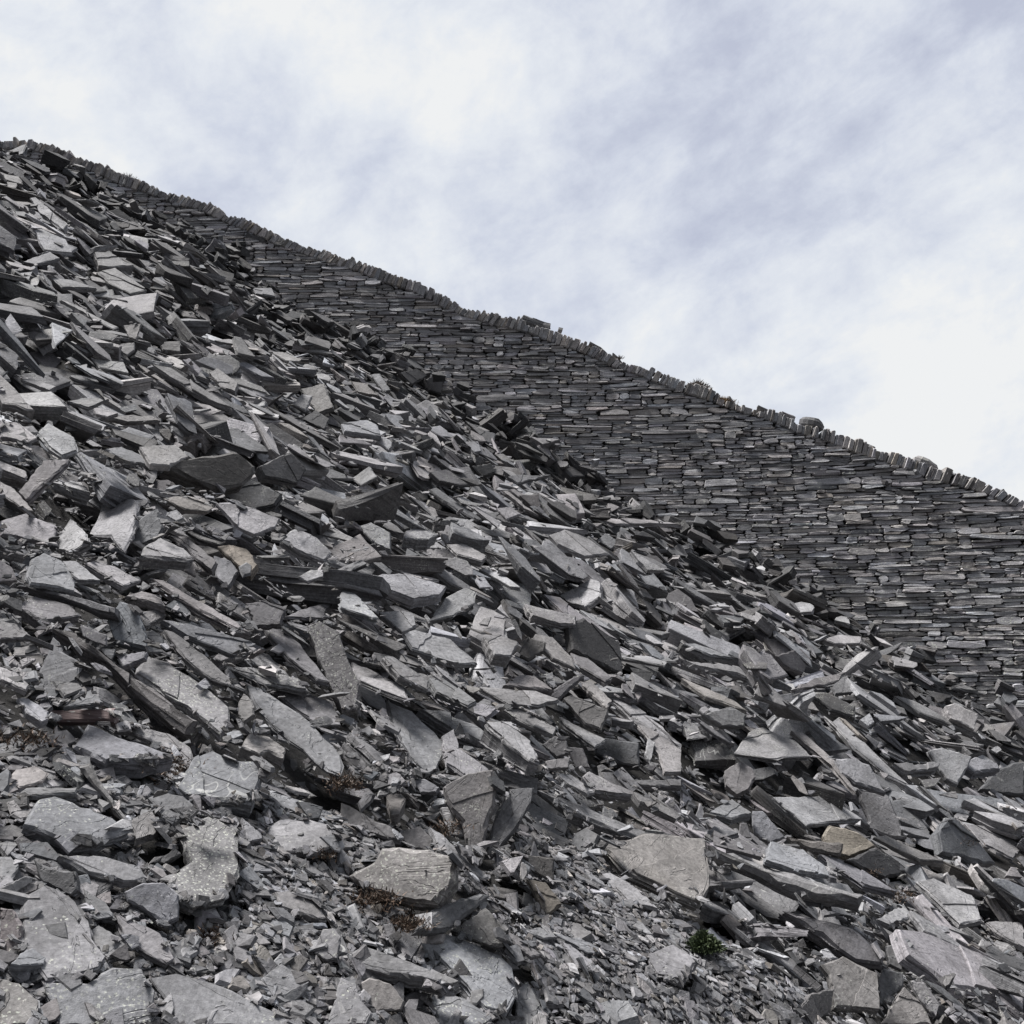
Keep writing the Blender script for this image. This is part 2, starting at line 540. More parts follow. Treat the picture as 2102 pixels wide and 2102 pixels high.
GRAVEL = [[(0, 1310), (120, 1350), (430, 1420), (560, 1500), (820, 1530), (870, 1560), (850, 1640), (930, 1700), (1100, 1560), (1180, 1650), (1330, 1740), (1500, 1800), (1560, 1932), (960, 1932),
           (0, 1990), (0, 1310)], [(0, 790), (90, 800), (60, 850), (0, 840)], [(930, 1560), (1100, 1560), (1200, 1700), (960, 1760)]]
GRAVEL = [np.array(p) / 1932 for p in GRAVEL]
def inside(poly, u, v):
    c = np.zeros(np.shape(u), bool)
    n = len(poly)
    for i in range(n):
        x1, y1 = poly[i]; x2, y2 = poly[(i + 1) % n]
        with np.errstate(divide='ignore', invalid='ignore'):
            hit = ((y1 > v) != (y2 > v)) & (u < (x2 - x1) * (v - y1) / (y2 - y1 + 1e-12) + x1)
        c ^= hit
    return c
def gravel_zone(x, y):
    q = project(np.stack([x, y, base_z(x, y)], -1))
    g = np.zeros(np.shape(x), bool)
    for p in GRAVEL: g |= inside(p, q[..., 0], q[..., 1])
    return g

# under the slabs the ground lies lower by the thickness of the heap; the gravel is at its own level
GZ = gravel_zone(*np.broadcast_arrays(gx[None, :], gy[:, None])).astype(float)
for _ in range(14):
    GZ[1:-1, 1:-1] = (GZ[1:-1, 1:-1] + GZ[:-2, 1:-1] + GZ[2:, 1:-1] + GZ[1:-1, :-2] + GZ[1:-1, 2:]) / 5
HEAP = .20
H = base_z(gx[None, :], gy[:, None]) - HEAP * (1 - GZ)
def hollow(x, y, R):
    """how far the surface here lies below its surroundings at distance R"""
    m = 0
    for a in range(6):
        m = m + (hz(x + R * math.cos(a * 1.047), y + R * math.sin(a * 1.047)) - base_z(x + R * math.cos(a * 1.047), y + R * math.sin(a * 1.047)))
    return m / 6 - (hz(x, y) - base_z(x, y))
def in_hollow(x, y, L, r): return hollow(x, y, L * .7) > r.uniform(-.002, .02)

FALL = math.atan2(-SY, SX)             # yaw of the fall line seen from above
rocks = []
def throw(n, ymin, ymax, power, Lm, Ls, Lmax, r, tilt_s=.16, keep=None, thick=(.10, .34), in_gravel=.1, q=.8, small=False):
    xs, ys = in_view_area(r, n, ymin, ymax, power)
    gz = gravel_zone(xs, ys)
    for x, y, g in zip(xs, ys, gz):
        if g and r.random() > in_gravel: continue
        L = min(Lmax, Lm * math.exp(r.normal(0, Ls))) * float(np.interp(y, [1.6, 2.6, 4.2, 5.5, 8, 11, 17], [.42, .55, .95, 1.05, .92, .80, .75]))
        W = L * r.uniform(.26, .78)
        T = W * r.uniform(*thick) * (1.0 if r.random() < .74 else 1.9)
        T = min(T, .13)
        yaw = r.normal(FALL + .38, .42) if r.random() < .80 else r.uniform(-math.pi, math.pi)
        tilt = r.normal(0, tilt_s, 2) * (1.0 if r.random() < .80 else 2.6)
        tilt = tilt + np.array([-.05, -.06])
        if keep is not None and not keep(x, y, L, r): continue
        o = drop(x, y, L, W, T, yaw, tilt, r, q)
        if o is None: continue
        k = Rock(); k.F, k.c = o; k.L, k.W, k.T = L, W, T
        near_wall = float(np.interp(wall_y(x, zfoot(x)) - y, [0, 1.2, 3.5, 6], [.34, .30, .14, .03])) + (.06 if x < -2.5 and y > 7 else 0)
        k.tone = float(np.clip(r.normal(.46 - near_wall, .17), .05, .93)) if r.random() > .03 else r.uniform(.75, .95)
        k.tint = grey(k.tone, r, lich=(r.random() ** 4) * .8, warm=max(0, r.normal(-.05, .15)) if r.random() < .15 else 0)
        k.p = int(r.integers(0, 60 if small else 90)); k.ps = small
        k.off = r.uniform(-40, 40, 3); k.alive = True
        rocks.append(k)

r1 = np.random.default_rng(5)
throw(2400, 1.6, 17.2, -.2, .36, .38, .8, r1, in_gravel=.03)
throw(4200, 1.6, 17.2, -.1, .24, .38, .55, r1, in_gravel=.03)
throw(3000, 1.6, 17.2, -.2, .36, .36, .75, r1, tilt_s=.2, in_gravel=.03)

# chunky blocks that rolled up against the foot of the wall
def by_wall(x, y, L, r): return x > -7.2 and .12 < wall_y(x, zfoot(x)) - y < 1.2
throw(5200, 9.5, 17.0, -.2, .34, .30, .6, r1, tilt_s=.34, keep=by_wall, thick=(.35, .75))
for k in rocks[-400:]:
    if by_wall(k.c[0], k.c[1], 0, 0): k.c[2] -= .06

# the finished heap has to end at the height seen in the photograph: settle it by what it rose too far
band = []
for a, b in ((1.6, 3.0), (3.0, 4.2), (4.2, 6), (6, 8), (8, 11), (11, 14.5)):
    D = []
    for y_ in gy[(gy > a) & (gy < b)][::3]:
        j = int((y_ - GY0) / CELL); i0, i1 = int((-.5 * y_ - GX0) / CELL), int((.5 * y_ - GX0) / CELL)
        m = GZ[j, i0:i1] < .1
        D.append((H[j, i0:i1] - base_z(gx[i0:i1], np.full(i1 - i0, y_)))[m])
    band.append(((a + b) / 2, float(np.percentile(np.concatenate(D), 70))))
print('settling', band)
def settle(y): return np.interp(y, [q[0] for q in band], [q[1] for q in band])
def gzone(x, y):
    i = np.clip(((np.asarray(x) - GX0) / CELL).astype(int), 0, nx - 1); j = np.clip(((np.asarray(y) - GY0) / CELL).astype(int), 0, ny - 1)
    return GZ[j, i]
H = H - settle(gy)[:, None] * (1 - GZ)
for k in rocks: k.c = k.c - np.array([0, 0, float(settle(k.c[1]) * (1 - gzone(k.c[0], k.c[1])))])
def LOW(x, y): return (HEAP + settle(y)) * (1 - gzone(x, y))
def ground_sheet():
    xs = np.concatenate([[-400, -120, -50, -26], np.arange(-18, 16.1, .2), [24, 50, 120, 400]])
    ys = np.concatenate([[-300, -100, -40, -15], np.arange(-6, 20.1, .2), [30, 60, 130, 500]])
    X, Y = np.meshgrid(xs, ys)
    Xc, Yc = np.clip(X, -30, 24), np.clip(Y, -15, 400)
    yw = wall_y(Xc, zfoot(Xc))
    Ym = np.minimum(Yc, yw + .2)
    z = base_z(Xc, Ym) - LOW(Xc, Ym) - .03
    beh = Yc > yw + .3
    zt = ztop(Xc) - .30 - .02 * (Yc - yw)
    z = np.where(beh & (Yc > yw + 2.4), np.maximum(zt, z - 40), z)
    v = np.c_[X.ravel(), Y.ravel(), z.ravel()]
    n = len(xs); f = []
    for j in range(len(ys) - 1):
        for i in range(n - 1):
            a = j * n + i; f.append([a, a + 1, a + n + 1, a + n])
    g = Geo(); g.add(v, np.array(f).ravel(), np.full(len(f), 4))
    o = build('ground', g, M_SHADED_GRIT)
    o.data.materials.append(M_HILL)
    mi = np.array([1 if v[q[0], 1] > 17.5 else 0 for q in f], dtype=np.int32)
    o.data.polygons.foreach_set('material_index', mi)
    tag(o, kind='structure')
ground_sheet()

HEROES = """
7|284,150 650,135 655,190 640,215 315,218|40|F|.3|wood|weathered reddish brown plank with white flecks lying on the gravel
7|100,80 165,85 280,160 275,205 235,218 150,160|45|S|.7|0|pale wedge touching the left end of the brown plank
7|365,135 510,32 590,110 480,122|12|S|.45|0|flat triangular slab lying just above the brown plank
7|415,360 500,225 640,290 930,385 990,405 820,440 640,430 600,440|90|S|.42|.1|large thick split block just left of the mossy hollow
7|650,270 760,235 950,285 1080,370 1095,440 1065,490 1010,390 900,350 740,275|25|S|.5|.5|curved lichened slab arching over the mossy hollow
7|1000,610 1100,420 1190,380 1320,440 1500,450 1480,540 1430,680 1250,660 1060,645|75|S|.42|.3|broad square slab with a chipped step, right of the mossy hollow
7|1000,830 1180,750 1320,780 1360,830 1355,1080 1270,1210 1100,1260 985,1215 960,1100 1080,1000 1050,900|80|S|.42|1|large upright-lying slab heavily marked with white lichen
7|130,800 220,650 310,635 640,760 750,830 640,870 420,905|75|S|.42|.35|bulky layered block propped near the left edge under a splinter
7|330,970 600,975 800,1040 850,1110 700,1120 560,1090 450,1050|60|S|.5|.2|long rough slab directly below the bulky layered block
7|700,1180 810,1125 930,1130 1010,1200 1010,1330 930,1370 830,1290 720,1230|60|F|.52|.1|rounded bluish block with a rough lower edge, left of the white-lichened slab
7|190,1000 300,1055 430,1065 440,1170 400,1200 240,1130|50|F|.25|0|dark squared block in shadow under the layered block
7|125,1270 180,1180 260,1140 400,1210 500,1340 520,1450 600,1560 560,1620 430,1660 260,1680 200,1600 130,1480 140,1390|30|S|.43|.35|largest flat purple-grey slab in the lower left corner area
7|500,1400 560,1370 690,1440 740,1470 725,1530 610,1560 540,1500|25|S|.4|.1|smaller angular slab butting the right side of the largest lower left slab
7|650,1290 740,1340 910,1410 990,1560 950,1590 830,1530 720,1450|40|S|.4|.1|slanting kite-shaped slab below the rounded bluish block
7|470,1160 600,1240 650,1310 660,1340 520,1300 490,1240|35|S|.3|0|dark shard wedged left of the rounded bluish block
7|60,1590 130,1520 190,1500 260,1555 250,1590 110,1600|50|S|.62|0|small pale stack of split leaves on the largest lower left slab
7|0,1270 70,1280 120,1370 115,1440 60,1540 0,1550|60|F|.42|.6|brownish rounded rock cut by the left edge of the picture
7|0,1670 110,1700 220,1800 210,1940 0,1940|40|S|.42|.3|flat slab filling the bottom left corner
7|250,1700 500,1700 640,1610 800,1620 880,1740 860,1940 340,1940|40|S|.45|.7|big block with a white scar on the bottom edge, left of centre
7|850,1670 1000,1640 1200,1690 1430,1800 1700,1940 1030,1940 950,1800|30|S|.45|.15|wide lilac-grey slab on the bottom edge right of the scarred block
7|1275,1400 1330,1365 1440,1580 1420,1590 1340,1560|18|S|.52|0|narrow oblong tile lying alone on the lower gravel
7|1565,1180 1640,1175 1790,1220 1850,1330 1800,1330 1590,1265|10|S|.46|.2|thin flat slab bearing one white patch on the lower gravel
7|1515,810 1590,770 1750,770 1860,800 1930,900 1800,960 1560,950 1530,880|30|S|.58|.1|pale wavy-topped slab to the right of the white-lichened slab
7|1500,610 1650,650 1830,700 1740,760 1560,690|25|S|.45|.5|speckled thin slab above the pale wavy-topped slab
7|1365,360 1415,280 1530,300 1620,370 1610,430 1520,380 1470,400|65|S|.55|0|two-toned knobby block below the lichen-tipped beam
7|35,550 90,490 200,465 275,510 240,560 110,590|12|S|.72|0|pale oval flake on the gravel near the left edge
7|80,640 150,590 440,590 430,620 250,630|25|S|.42|0|thin straight slat lying above the bulky layered block
7|440,470 510,450 570,560 770,840 740,850 560,620|14|F|.5|.2|long narrow splinter leaning on the bulky layered block
7|840,650 930,615 1040,640 1100,690 1080,740 980,790 920,740|10|S|.4|.1|irregular star-edged plate below the mossy hollow
7|750,770 860,710 910,830 870,860 770,890|14|S|.44|0|small four-cornered plate right of the bulky layered block
7|0,980 60,980 110,1030 70,1120 0,1150|15|S|.46|.1|round-cornered plate on the left edge below the layered block
7|0,1160 150,1090 190,1100 180,1130 60,1210 0,1210|15|R|.4|0|slim slab angled up to the right at the left edge
7|890,1010 990,935 1025,965 930,1020|20|F|.25|0|small dark cube-ended chunk left of the white-lichened slab
7|1370,760 1410,900 1490,880 1480,850 1420,800|10|S|.42|.1|small triangular plate at the right shoulder of the white-lichened slab
7|1780,1500 1830,1390 1900,1390 1930,1440 1910,1560 1850,1570 1780,1530|35|F|.42|.2|rounded upright stone standing in the lower gravel
7|1590,1760 1750,1690 1740,1740 1640,1840|15|R|.4|0|small slat tilted up to the right near the bottom edge
7|1400,10 1480,30 1750,210 1930,410 1930,520 1860,490 1600,280 1440,110|35|S|.42|.1|longest straight prism of slate pointing down to the right
4|285,1220 400,1240 700,1460 1115,1730 1080,1790 1040,1800 840,1640 680,1480|40|F|.34|.1|long dark beam lying left of the lichen-tipped beam
4|770,1470 840,1370 960,1410 1200,1570 1300,1660 1295,1770 1250,1810 1120,1700 900,1560|45|S|.44|.75|wide beam with yellowish lichen on its lower tip
4|605,1170 680,1060 750,1080 800,1170 840,1330 760,1310 650,1290|70|F|.56|.1|pale upright block standing over the lichen-tipped beam
4|660,1370 830,1340 820,1380 700,1430|30|F|.46|0|small cap stone between the pale upright block and the lichen-tipped beam
4|455,1190 600,1250 600,1310 560,1300 470,1260|25|F|.4|0|small cylinder-like stub left of the pale upright block
4|860,930 930,940 1300,1150 1420,1240 1330,1210 1000,1030|45|S|.42|.1|long thin blade with a straight dark lower edge, left centre
4|150,900 180,820 250,785 350,830 430,940 420,1000 260,970 170,960|22|S|.52|0|large round-backed slab near the left edge
4|350,830 430,830 570,940 430,940|22|S|.5|0|flat plate tucked against the right of the round-backed slab
4|90,970 210,960 400,1020 660,1090 660,1140 600,1130 350,1040|30|F|.3|0|dark edge-on plank of slate under the round-backed slab
4|80,1080 200,1030 400,1080 450,1140 240,1170|45|S|.36|.1|coarsely layered slab beneath the dark edge-on plank, left edge
4|495,690 590,490 700,465 770,475 770,590 700,770 620,690|40|L|.55|0|big tilted tombstone-shaped block at left
4|730,740 780,600 890,530 925,640 900,700 790,740|45|F|.42|0|chunky block leaning on the right of the tombstone-shaped block
4|820,740 900,700 1050,770 1100,820 1060,830 900,810 790,800|65|S|.46|.2|heavy wedge below the leaning chunky block
4|320,700 400,590 480,670 495,730 400,790 330,770|35|L|.56|0|faceted pale block left of the tombstone-shaped block
4|0,600 150,560 320,630 320,720 280,720 0,680|45|S|.5|.2|long squared slab entering from the left edge
4|0,380 80,420 190,550 150,545 0,450|25|S|.46|0|slanted slab at the left edge under a leaning blade
4|100,440 240,260 390,250 380,280 145,485|15|F|.5|0|smooth blade leaning up to the right near the left edge
4|0,30 110,50 210,140 170,160 30,130 0,130|25|S|.6|0|pale pointed slab on the left edge, high up
4|215,110 270,50 420,130 440,210 350,240 270,180|30|S|.6|0|pale broken slab right of the pale pointed slab
4|590,195 690,180 830,240 900,290 850,290 700,260|40|S|.5|0|narrow slab in front of the smooth pale plate
4|790,180 1000,170 1070,240 960,290 850,280|35|S|.6|0|smooth pale plate left of the black overhanging slab
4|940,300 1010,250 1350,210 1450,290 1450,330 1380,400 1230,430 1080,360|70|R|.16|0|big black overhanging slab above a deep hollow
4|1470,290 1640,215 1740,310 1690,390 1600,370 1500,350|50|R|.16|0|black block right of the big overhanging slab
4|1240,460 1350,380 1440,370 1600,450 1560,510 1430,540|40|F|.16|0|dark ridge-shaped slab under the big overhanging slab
4|920,480 1000,460 1160,480 1220,530 1180,550 1050,540|25|S|.57|0|smooth light plate below the deep black hollow
4|1220,510 1300,510 1400,520 1590,590 1560,640 1440,680 1350,640|20|S|.56|.1|broad light slab with a jagged rim below the dark ridge-shaped slab
4|1590,700 1680,640 1790,690 1880,780 1840,830 1700,780|50|S|.46|0|stout wedge right of the jagged light slab
4|1230,750 1300,735 1400,760 1460,850 1420,910 1340,850|22|F|.44|brown|slab with a brown-stained face
4|960,680 1050,690 1230,840 1200,890 1090,810|25|F|.36|0|dark slanting slab left of the brown-stained slab
4|1210,800 1310,830 1350,890 1290,980 1220,920|25|F|.5|0|rough grey lump directly below the brown-stained slab
4|480,840 530,830 650,860 800,940 700,970 560,890|30|S|.52|.1|sloping slab right of the round-backed slab
4|1390,1070 1480,1055 1620,1100 1590,1190 1440,1200|40|F|.24|0|dark blocky stump at the head of the long beams
4|1610,1150 1760,1090 1880,1070 1830,1160|18|S|.42|0|flat trapezoid plate right of the dark blocky stump
4|1690,920 1760,880 1830,880 1830,920 1740,950|20|F|.78|.6|knobbly whitish lump perched right of the brown-stained slab
4|910,1170 1060,1190 1280,1250 1450,1300 1330,1360 1060,1260|35|S|.37|.1|layered ridge lying across the head of the lichen-tipped beam
4|930,1220 980,1230 1200,1400 1400,1570 1200,1500 1050,1380|30|S|.4|.1|stepped narrow slab running beside the lichen-tipped beam
4|710,1030 800,1000 910,1030 940,1090 850,1060|50|S|.46|0|dark-fronted wedge right of the pale upright block top
4|780,1120 920,1100 945,1140 830,1200|35|S|.54|0|small bright-edged shard right of the pale upright block
4|170,1600 300,1260 330,1290 350,1340 450,1400 440,1500 300,1600 230,1610|25|F|.42|.2|upright fin-shaped slab standing near the left edge
4|0,1170 110,1190 185,1265 0,1270|15|S|.45|0|low flat slab at the left edge beside the upright fin
4|0,1430 80,1460 165,1540 150,1570 0,1500|30|S|.65|.1|pale greenish slab on the left edge below the upright fin
4|1350,1630 1380,1580 1430,1620 1440,1700 1380,1745 1350,1700|25|F|.42|0|small leaf-shaped stone between the lichen-tipped beam and the longest prism
0|580,1180 602,1170 640,1190 655,1240 680,1290 672,1335 645,1342 600,1245|45|F|.42|.75|thick post-like slab leaning with greenish lichen, left of centre
4|1480,1190 1560,1190 1700,1300 1870,1520 1800,1500 1640,1380|30|S|.4|.1|dark beam just left of the post-like leaning slab
4|1270,1430 1400,1430 1700,1500 1750,1570 1500,1530|25|S|.4|.5|greenish layered slab in the gap left of the post-like slab
4|1550,1570 1700,1570 1890,1630 1930,1760 1800,1750 1690,1690|25|S|.46|.2|fan-shaped slab under the post-like leaning slab
5|205,360 330,345 600,430 560,480 420,500 230,430|45|S|.58|0|broad lens-shaped pale slab, upper middle of the heap
5|500,620 600,480 700,430 770,450 760,520 640,590|25|S|.5|.4|speckled leaf-shaped slab right of the lens-shaped slab
5|340,690 420,670 620,720 780,860 640,860 400,780|35|S|.57|0|smooth pointed slab like a spearhead, mid heap
5|215,570 330,560 410,580 425,650 350,680 250,600|20|S|.5|0|squarish plate touching the spearhead slab
5|0,420 90,470 215,600 180,600 0,540|25|S|.5|.5|rough streaked slab left of the squarish plate
5|520,70 600,60 670,180 600,180|20|S|.55|0|light plate with a straight side above the lens-shaped slab
5|600,185 700,180 830,250 800,280 660,240|30|S|.57|0|light pointed slab just below the straight-sided plate
5|360,110 430,85 550,130 500,160 360,150|65|S|.48|.6|thick dark-sided block with a lichened lid
5|110,80 170,60 280,120 280,220 200,190 130,120|30|F|.5|1|lichen-crusted block left of the dark-sided lidded block
5|1230,480 1420,380 1470,400 1470,480 1380,540 1290,520|35|L|.62|.1|boxy pale bar angled up to the right
5|1040,520 1330,590 1330,640 1250,640 1080,590|28|S|.42|.4|rectangular bar with faint lichen left of the black-sided wedge
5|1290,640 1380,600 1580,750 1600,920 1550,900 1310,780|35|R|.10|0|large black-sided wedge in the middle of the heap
5|1140,470 1240,490 1390,600 1580,740 1500,710 1330,640|25|S|.4|.1|long sliver resting along the top of the black-sided wedge
5|1300,800 1400,830 1540,940 1500,960 1330,860|30|S|.36|.1|brownish slab sloping out below the black-sided wedge
5|810,710 900,690 1010,740 960,820 870,810|60|S|.5|.3|cushion-shaped block right of the spearhead slab
5|970,790 1060,710 1160,740 1150,790 1060,840|25|F|.3|.1|dark crumpled stone right of the cushion-shaped block
5|1050,680 1200,710 1310,830 1330,890 1200,830|25|S|.46|.1|arching slab behind the dark crumpled stone
5|920,980 1010,920 1100,930 1210,1010 1100,1000|40|S|.38|0|folded slab under the arching slab
5|1200,1010 1360,910 1380,930 1230,1060 1170,1040|20|F|.34|.1|dark pointed shard rising right from the folded slab
5|780,990 900,1000 1100,1020 1240,1070 1120,1105 950,1090|20|S|.5|.3|long light slab lying below the folded slab
5|240,820 290,820 500,960 490,1010 330,930|35|S|.4|0|narrow slab below the spearhead slab with a dark underside
5|500,945 620,960 770,1080 720,1110 540,1020|35|S|.36|.1|dull brown-grey slab at the lower end of the narrow slab
5|60,850 200,910 370,1000 390,1080 300,1050 90,960|20|S|.56|0|smooth pale slab right of the post-like leaning slab
5|260,1070 400,1130 600,1320 540,1460 480,1490 380,1370 310,1240|30|S|.5|.2|coffin-shaped faceted slab, centre of the picture
5|440,1120 600,1130 800,1220 960,1370 820,1320 620,1230|95|S|.42|.2|thick long slab with a dark front right of the coffin-shaped slab
5|820,1190 960,1190 1080,1300 1130,1420 1070,1400 950,1310|105|S|.57|0|pale slab with a deep square end, centre
5|570,1270 640,1230 670,1340 830,1450 860,1500 700,1500 600,1430|25|S|.45|.3|bent slab wedged below the coffin-shaped slab
5|580,1560 720,1480 860,1460 880,1560 860,1700 820,1820 800,1940 720,1940 690,1760 600,1640|40|F|.42|.3|large slab standing nearly upright at lower centre
5|880,1700 960,1570 1090,1560 1080,1640 980,1800 860,1940 820,1940|35|F|.38|.3|dark speckled slab leaning against the big upright slab
5|1100,1570 1200,1590 1500,1720 1790,1830 1680,1850 1400,1740|65|S|.42|.1|very long layered slab with a rough dark front, lower right of centre
5|560,1680 640,1670 720,1760 700,1840 620,1830|12|F|.6|.1|pale eight-sided flake in front of the big upright slab
5|0,1650 50,1670 330,1810 340,1880 300,1870 0,1760|20|F|.32|.1|long dark board-like slab left of the pale eight-sided flake
5|320,1820 450,1780 520,1860 520,1920 380,1900|20|F|.3|0|dark square flap at the end of the board-like slab
5|890,1110 1000,1110 1220,1230 1200,1270 1020,1190|35|S|.42|.3|knotted bar with pale streaks above the square-ended slab
5|1255,1060 1300,1040 1515,1120 1475,1235 1380,1200|40|F|.38|.1|dark brick-shaped block right of the knotted bar
5|1530,1070 1590,1045 1830,1220 1930,1330 1860,1290 1680,1190|65|S|.57|0|long bright bar with a straight edge right of the brick-shaped block
5|1240,1160 1500,1290 1440,1330 1270,1200|25|S|.55|0|plain light slab below the brick-shaped block
5|1350,960 1420,960 1540,1070 1510,1110|35|S|.5|.1|short bar lying above the brick-shaped block
5|1440,1310 1500,1280 1690,1310 1690,1440 1600,1430 1440,1370|50|F|.26|.1|dark layered box-like stone left of the white sliver
5|1720,1380 1740,1280 1780,1310 1750,1430|15|F|1|0|small white sliver standing between dark slabs
5|1680,1210 1750,1230 1930,1350 1930,1480 1830,1480 1800,1370|22|S|.5|.1|broad slab right of the white sliver
5|1280,1330 1370,1340 1410,1450 1330,1450|20|F|.5|0|squat light plate left of the dark layered box-like stone
5|1140,1320 1210,1270 1280,1300 1290,1370 1220,1390|25|F|.34|0|small lumpy stone stacked on a squared stone, centre right
5|1160,1410 1300,1390 1290,1450 1170,1460|25|F|.44|0|small squared stone beneath the lumpy stone
5|1210,1480 1300,1490 1440,1590 1400,1600 1280,1540|25|S|.7|0|whitish chipped slab under the small squared stone
5|1400,1470 1680,1590 1660,1610 1440,1580 1370,1500|65|S|.55|0|flat light slab with a deep front right of the whitish chipped slab
5|1640,1520 1930,1520 1930,1560 1700,1550|30|S|.33|0|level dark slat right of the deep-fronted light slab
5|1660,1580 1800,1650 1930,1730 1900,1750 1700,1640|35|S|.42|0|sloping ledge-like slab above the broad cracked slab
8|40,1090 190,1010 230,935 290,925 500,940 655,985 645,1110 540,1250 380,1230 180,1170|90|F|.45|.9|rounded boulder dulled by greenish lichen, lower centre
8|440,1400 540,1280 800,1190 850,1200 760,1280 600,1400|20|R|.34|.1|dark slab tilted up to the right below the greenish boulder
8|620,1400 820,1270 940,1400 920,1490 850,1490 640,1410|25|F|.34|.3|dark pentagon slab behind the big pale teardrop slab
8|460,1395 640,1430 900,1540 970,1610 1000,1760 930,1880 820,1850 720,1720 560,1560|25|S|.57|.6|big pale teardrop slab spotted with lichen, bottom centre
8|40,1530 130,1480 200,1500 440,1590 680,1700 640,1720 400,1670 80,1600|75|S|.45|.1|long slab with a tall flat front left of the teardrop slab
8|80,1720 160,1665 280,1700 360,1800 340,1850 180,1860|45|F|.44|.2|cracked knuckle-shaped block on the bottom edge
8|0,1660 90,1700 100,1760 180,1870 150,1940 -80,1940|40|S|.44|.1|split block left of the knuckle-shaped block, bottom edge
8|500,1780 570,1745 700,1790 860,1900 800,1940 560,1940|25|S|.46|.9|pale-freckled slab below the teardrop slab, bottom edge
8|990,1740 1060,1690 1130,1830 1080,1940 1000,1940|20|S|.4|.5|rounded slab right of the teardrop slab, bottom edge
8|500,820 600,880 840,1100 800,1110 560,950|20|S|.56|.1|smooth light slab sliding behind the greenish boulder
0|1135,1595 1230,1570 1330,1580 1340,1660 1320,1710 1270,1690 1190,1650|16|S|.5|.15|broad cracked slab lying flat, lower right of centre
8|1480,1080 1520,1070 1650,1140 1810,1290 1620,1240|20|S|.5|0|thin slab below the broad cracked slab
8|1050,1110 1160,1130 1250,1250 1160,1330|25|F|.32|brown|dull brownish tile on the gravel right of the greenish boulder
8|1300,870 1430,800 1430,830 1340,880|12|F|.46|0|small oblong chip left of the broad cracked slab
8|900,1020 1020,980 1020,1010 950,1070|12|F|.42|.5|small greenish half-round chip right of the greenish boulder
8|1020,970 1210,990 1200,1130 1080,1060|30|F|.14|0|black-faced square stone in the gravel below the upright slab
8|1250,1460 1300,1480 1430,1580 1430,1630 1340,1600|15|S|.45|0|leaf-shaped plate on the gravel left of the green tuft
8|1200,1420 1350,1440 1540,1530 1400,1530|18|S|.46|0|flat shard just above the leaf-shaped plate
8|940,1400 1010,1440 1140,1540 1080,1550 960,1450|25|S|.42|.1|narrow slab at the right of the dark pentagon slab
8|1020,1400 1130,1380 1230,1440 1150,1450|12|S|.46|0|small flat plate above the row of thin plates by the teardrop slab
8|240,1370 290,1360 310,1410 300,1500 260,1450|15|F|.44|0|small upright tile beside the reddish moss
8|410,550 470,540 560,590 540,620 450,620|22|F|.44|0|small loaf-shaped stone left of the big upright slab
0|1215,1800 1270,1780 1320,1810 1290,1850 1240,1840|18|S|.5|.4|rounded stone half buried left of the green tuft
6|255,595 330,490 400,465 560,530 640,610 430,620|22|S|.48|.5|tent-shaped slab with a lichen blotch, right half
6|210,680 290,630 350,670 365,710 330,770 270,800 215,750|45|F|.56|.1|rounded light knob just below the tent-shaped slab
6|450,810 700,800 900,930 770,930 620,950 520,870|25|S|.56|.1|wide smooth whale-backed slab, right half
6|760,620 860,620 930,650 1010,790 860,740 790,690|35|F|.55|.1|upper plate of the tall light slabs, right half
6|870,770 1020,800 1090,960 1120,1010 1060,1015 890,960 930,930|30|F|.53|0|lower plate of the tall light slabs right of the whale-backed slab
6|710,410 760,400 890,530 1010,650 1140,770 1020,710 850,570|22|S|.66|.1|long pale splintered spar, right half
6|540,480 600,490 770,640 860,790 740,650|22|S|.5|.1|slanting spar left of the tall light slabs
6|1220,580 1290,565 1440,610 1400,700 1370,750 1310,720|30|F|.66|.3|pale blocky slab with a whitish face near the right edge
6|1390,650 1450,610 1560,640 1580,670 1450,690|40|S|.46|0|dark-sided stone leaning on the pale blocky slab
6|1305,360 1350,345 1470,400 1450,480 1400,450 1330,420|35|F|.85|.4|white quartz-veined block near the right edge
6|880,430 930,395 955,440 920,460|20|F|.76|0|small whitish lump above the long pale splintered spar
6|1040,650 1280,640 1270,670 1100,690|35|S|.45|0|level slab ending against the pale blocky slab
6|1060,310 1150,330 1340,430 1590,550 1400,480 1180,390|30|S|.5|.1|very long thin slab passing below the quartz-veined block
6|620,290 720,290 860,360 860,420 740,380|25|F|.28|.9|dark slab dotted with yellow lichen near the wall
6|540,280 660,220 820,190 760,240 620,270|18|S|.32|.5|narrow dark slab leaning up to the spotted slab
6|730,240 820,210 845,290 760,300|20|F|.46|.2|small squared stone at the top of the lichen-dotted slab
6|700,1000 730,950 870,980 960,1050 820,1110 740,1080|20|F|.5|brown|warm brown slab face above the black rounded stone
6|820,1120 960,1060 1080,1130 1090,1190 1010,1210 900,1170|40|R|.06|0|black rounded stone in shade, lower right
6|130,1040 400,1140 900,1290 880,1340 560,1280 350,1180 170,1110|40|F|.42|.1|enormous long layered ledge running to the lower right
6|410,1130 440,1030 600,1070 710,1150 730,1200 560,1180|25|S|.52|.2|light slab resting on the long layered ledge
6|520,1010 800,1040 790,1100 640,1070|18|F|.34|0|dark bar to the left of the warm brown slab
6|950,1010 1010,1000 1300,1130 1180,1120|25|S|.42|0|long bar right of the warm brown slab
6|1270,990 1330,910 1440,1000 1560,1140 1500,1140 1290,1080|35|R|.28|.1|dark ribbed slab standing on edge, right side
6|1400,940 1520,960 1690,1060 1640,1120 1500,1050|20|S|.53|0|light slab right of the dark ribbed slab
6|1160,1230 1240,1215 1450,1310 1490,1420 1380,1440 1280,1340|30|S|.56|.1|wide lilac slab right of the long layered ledge
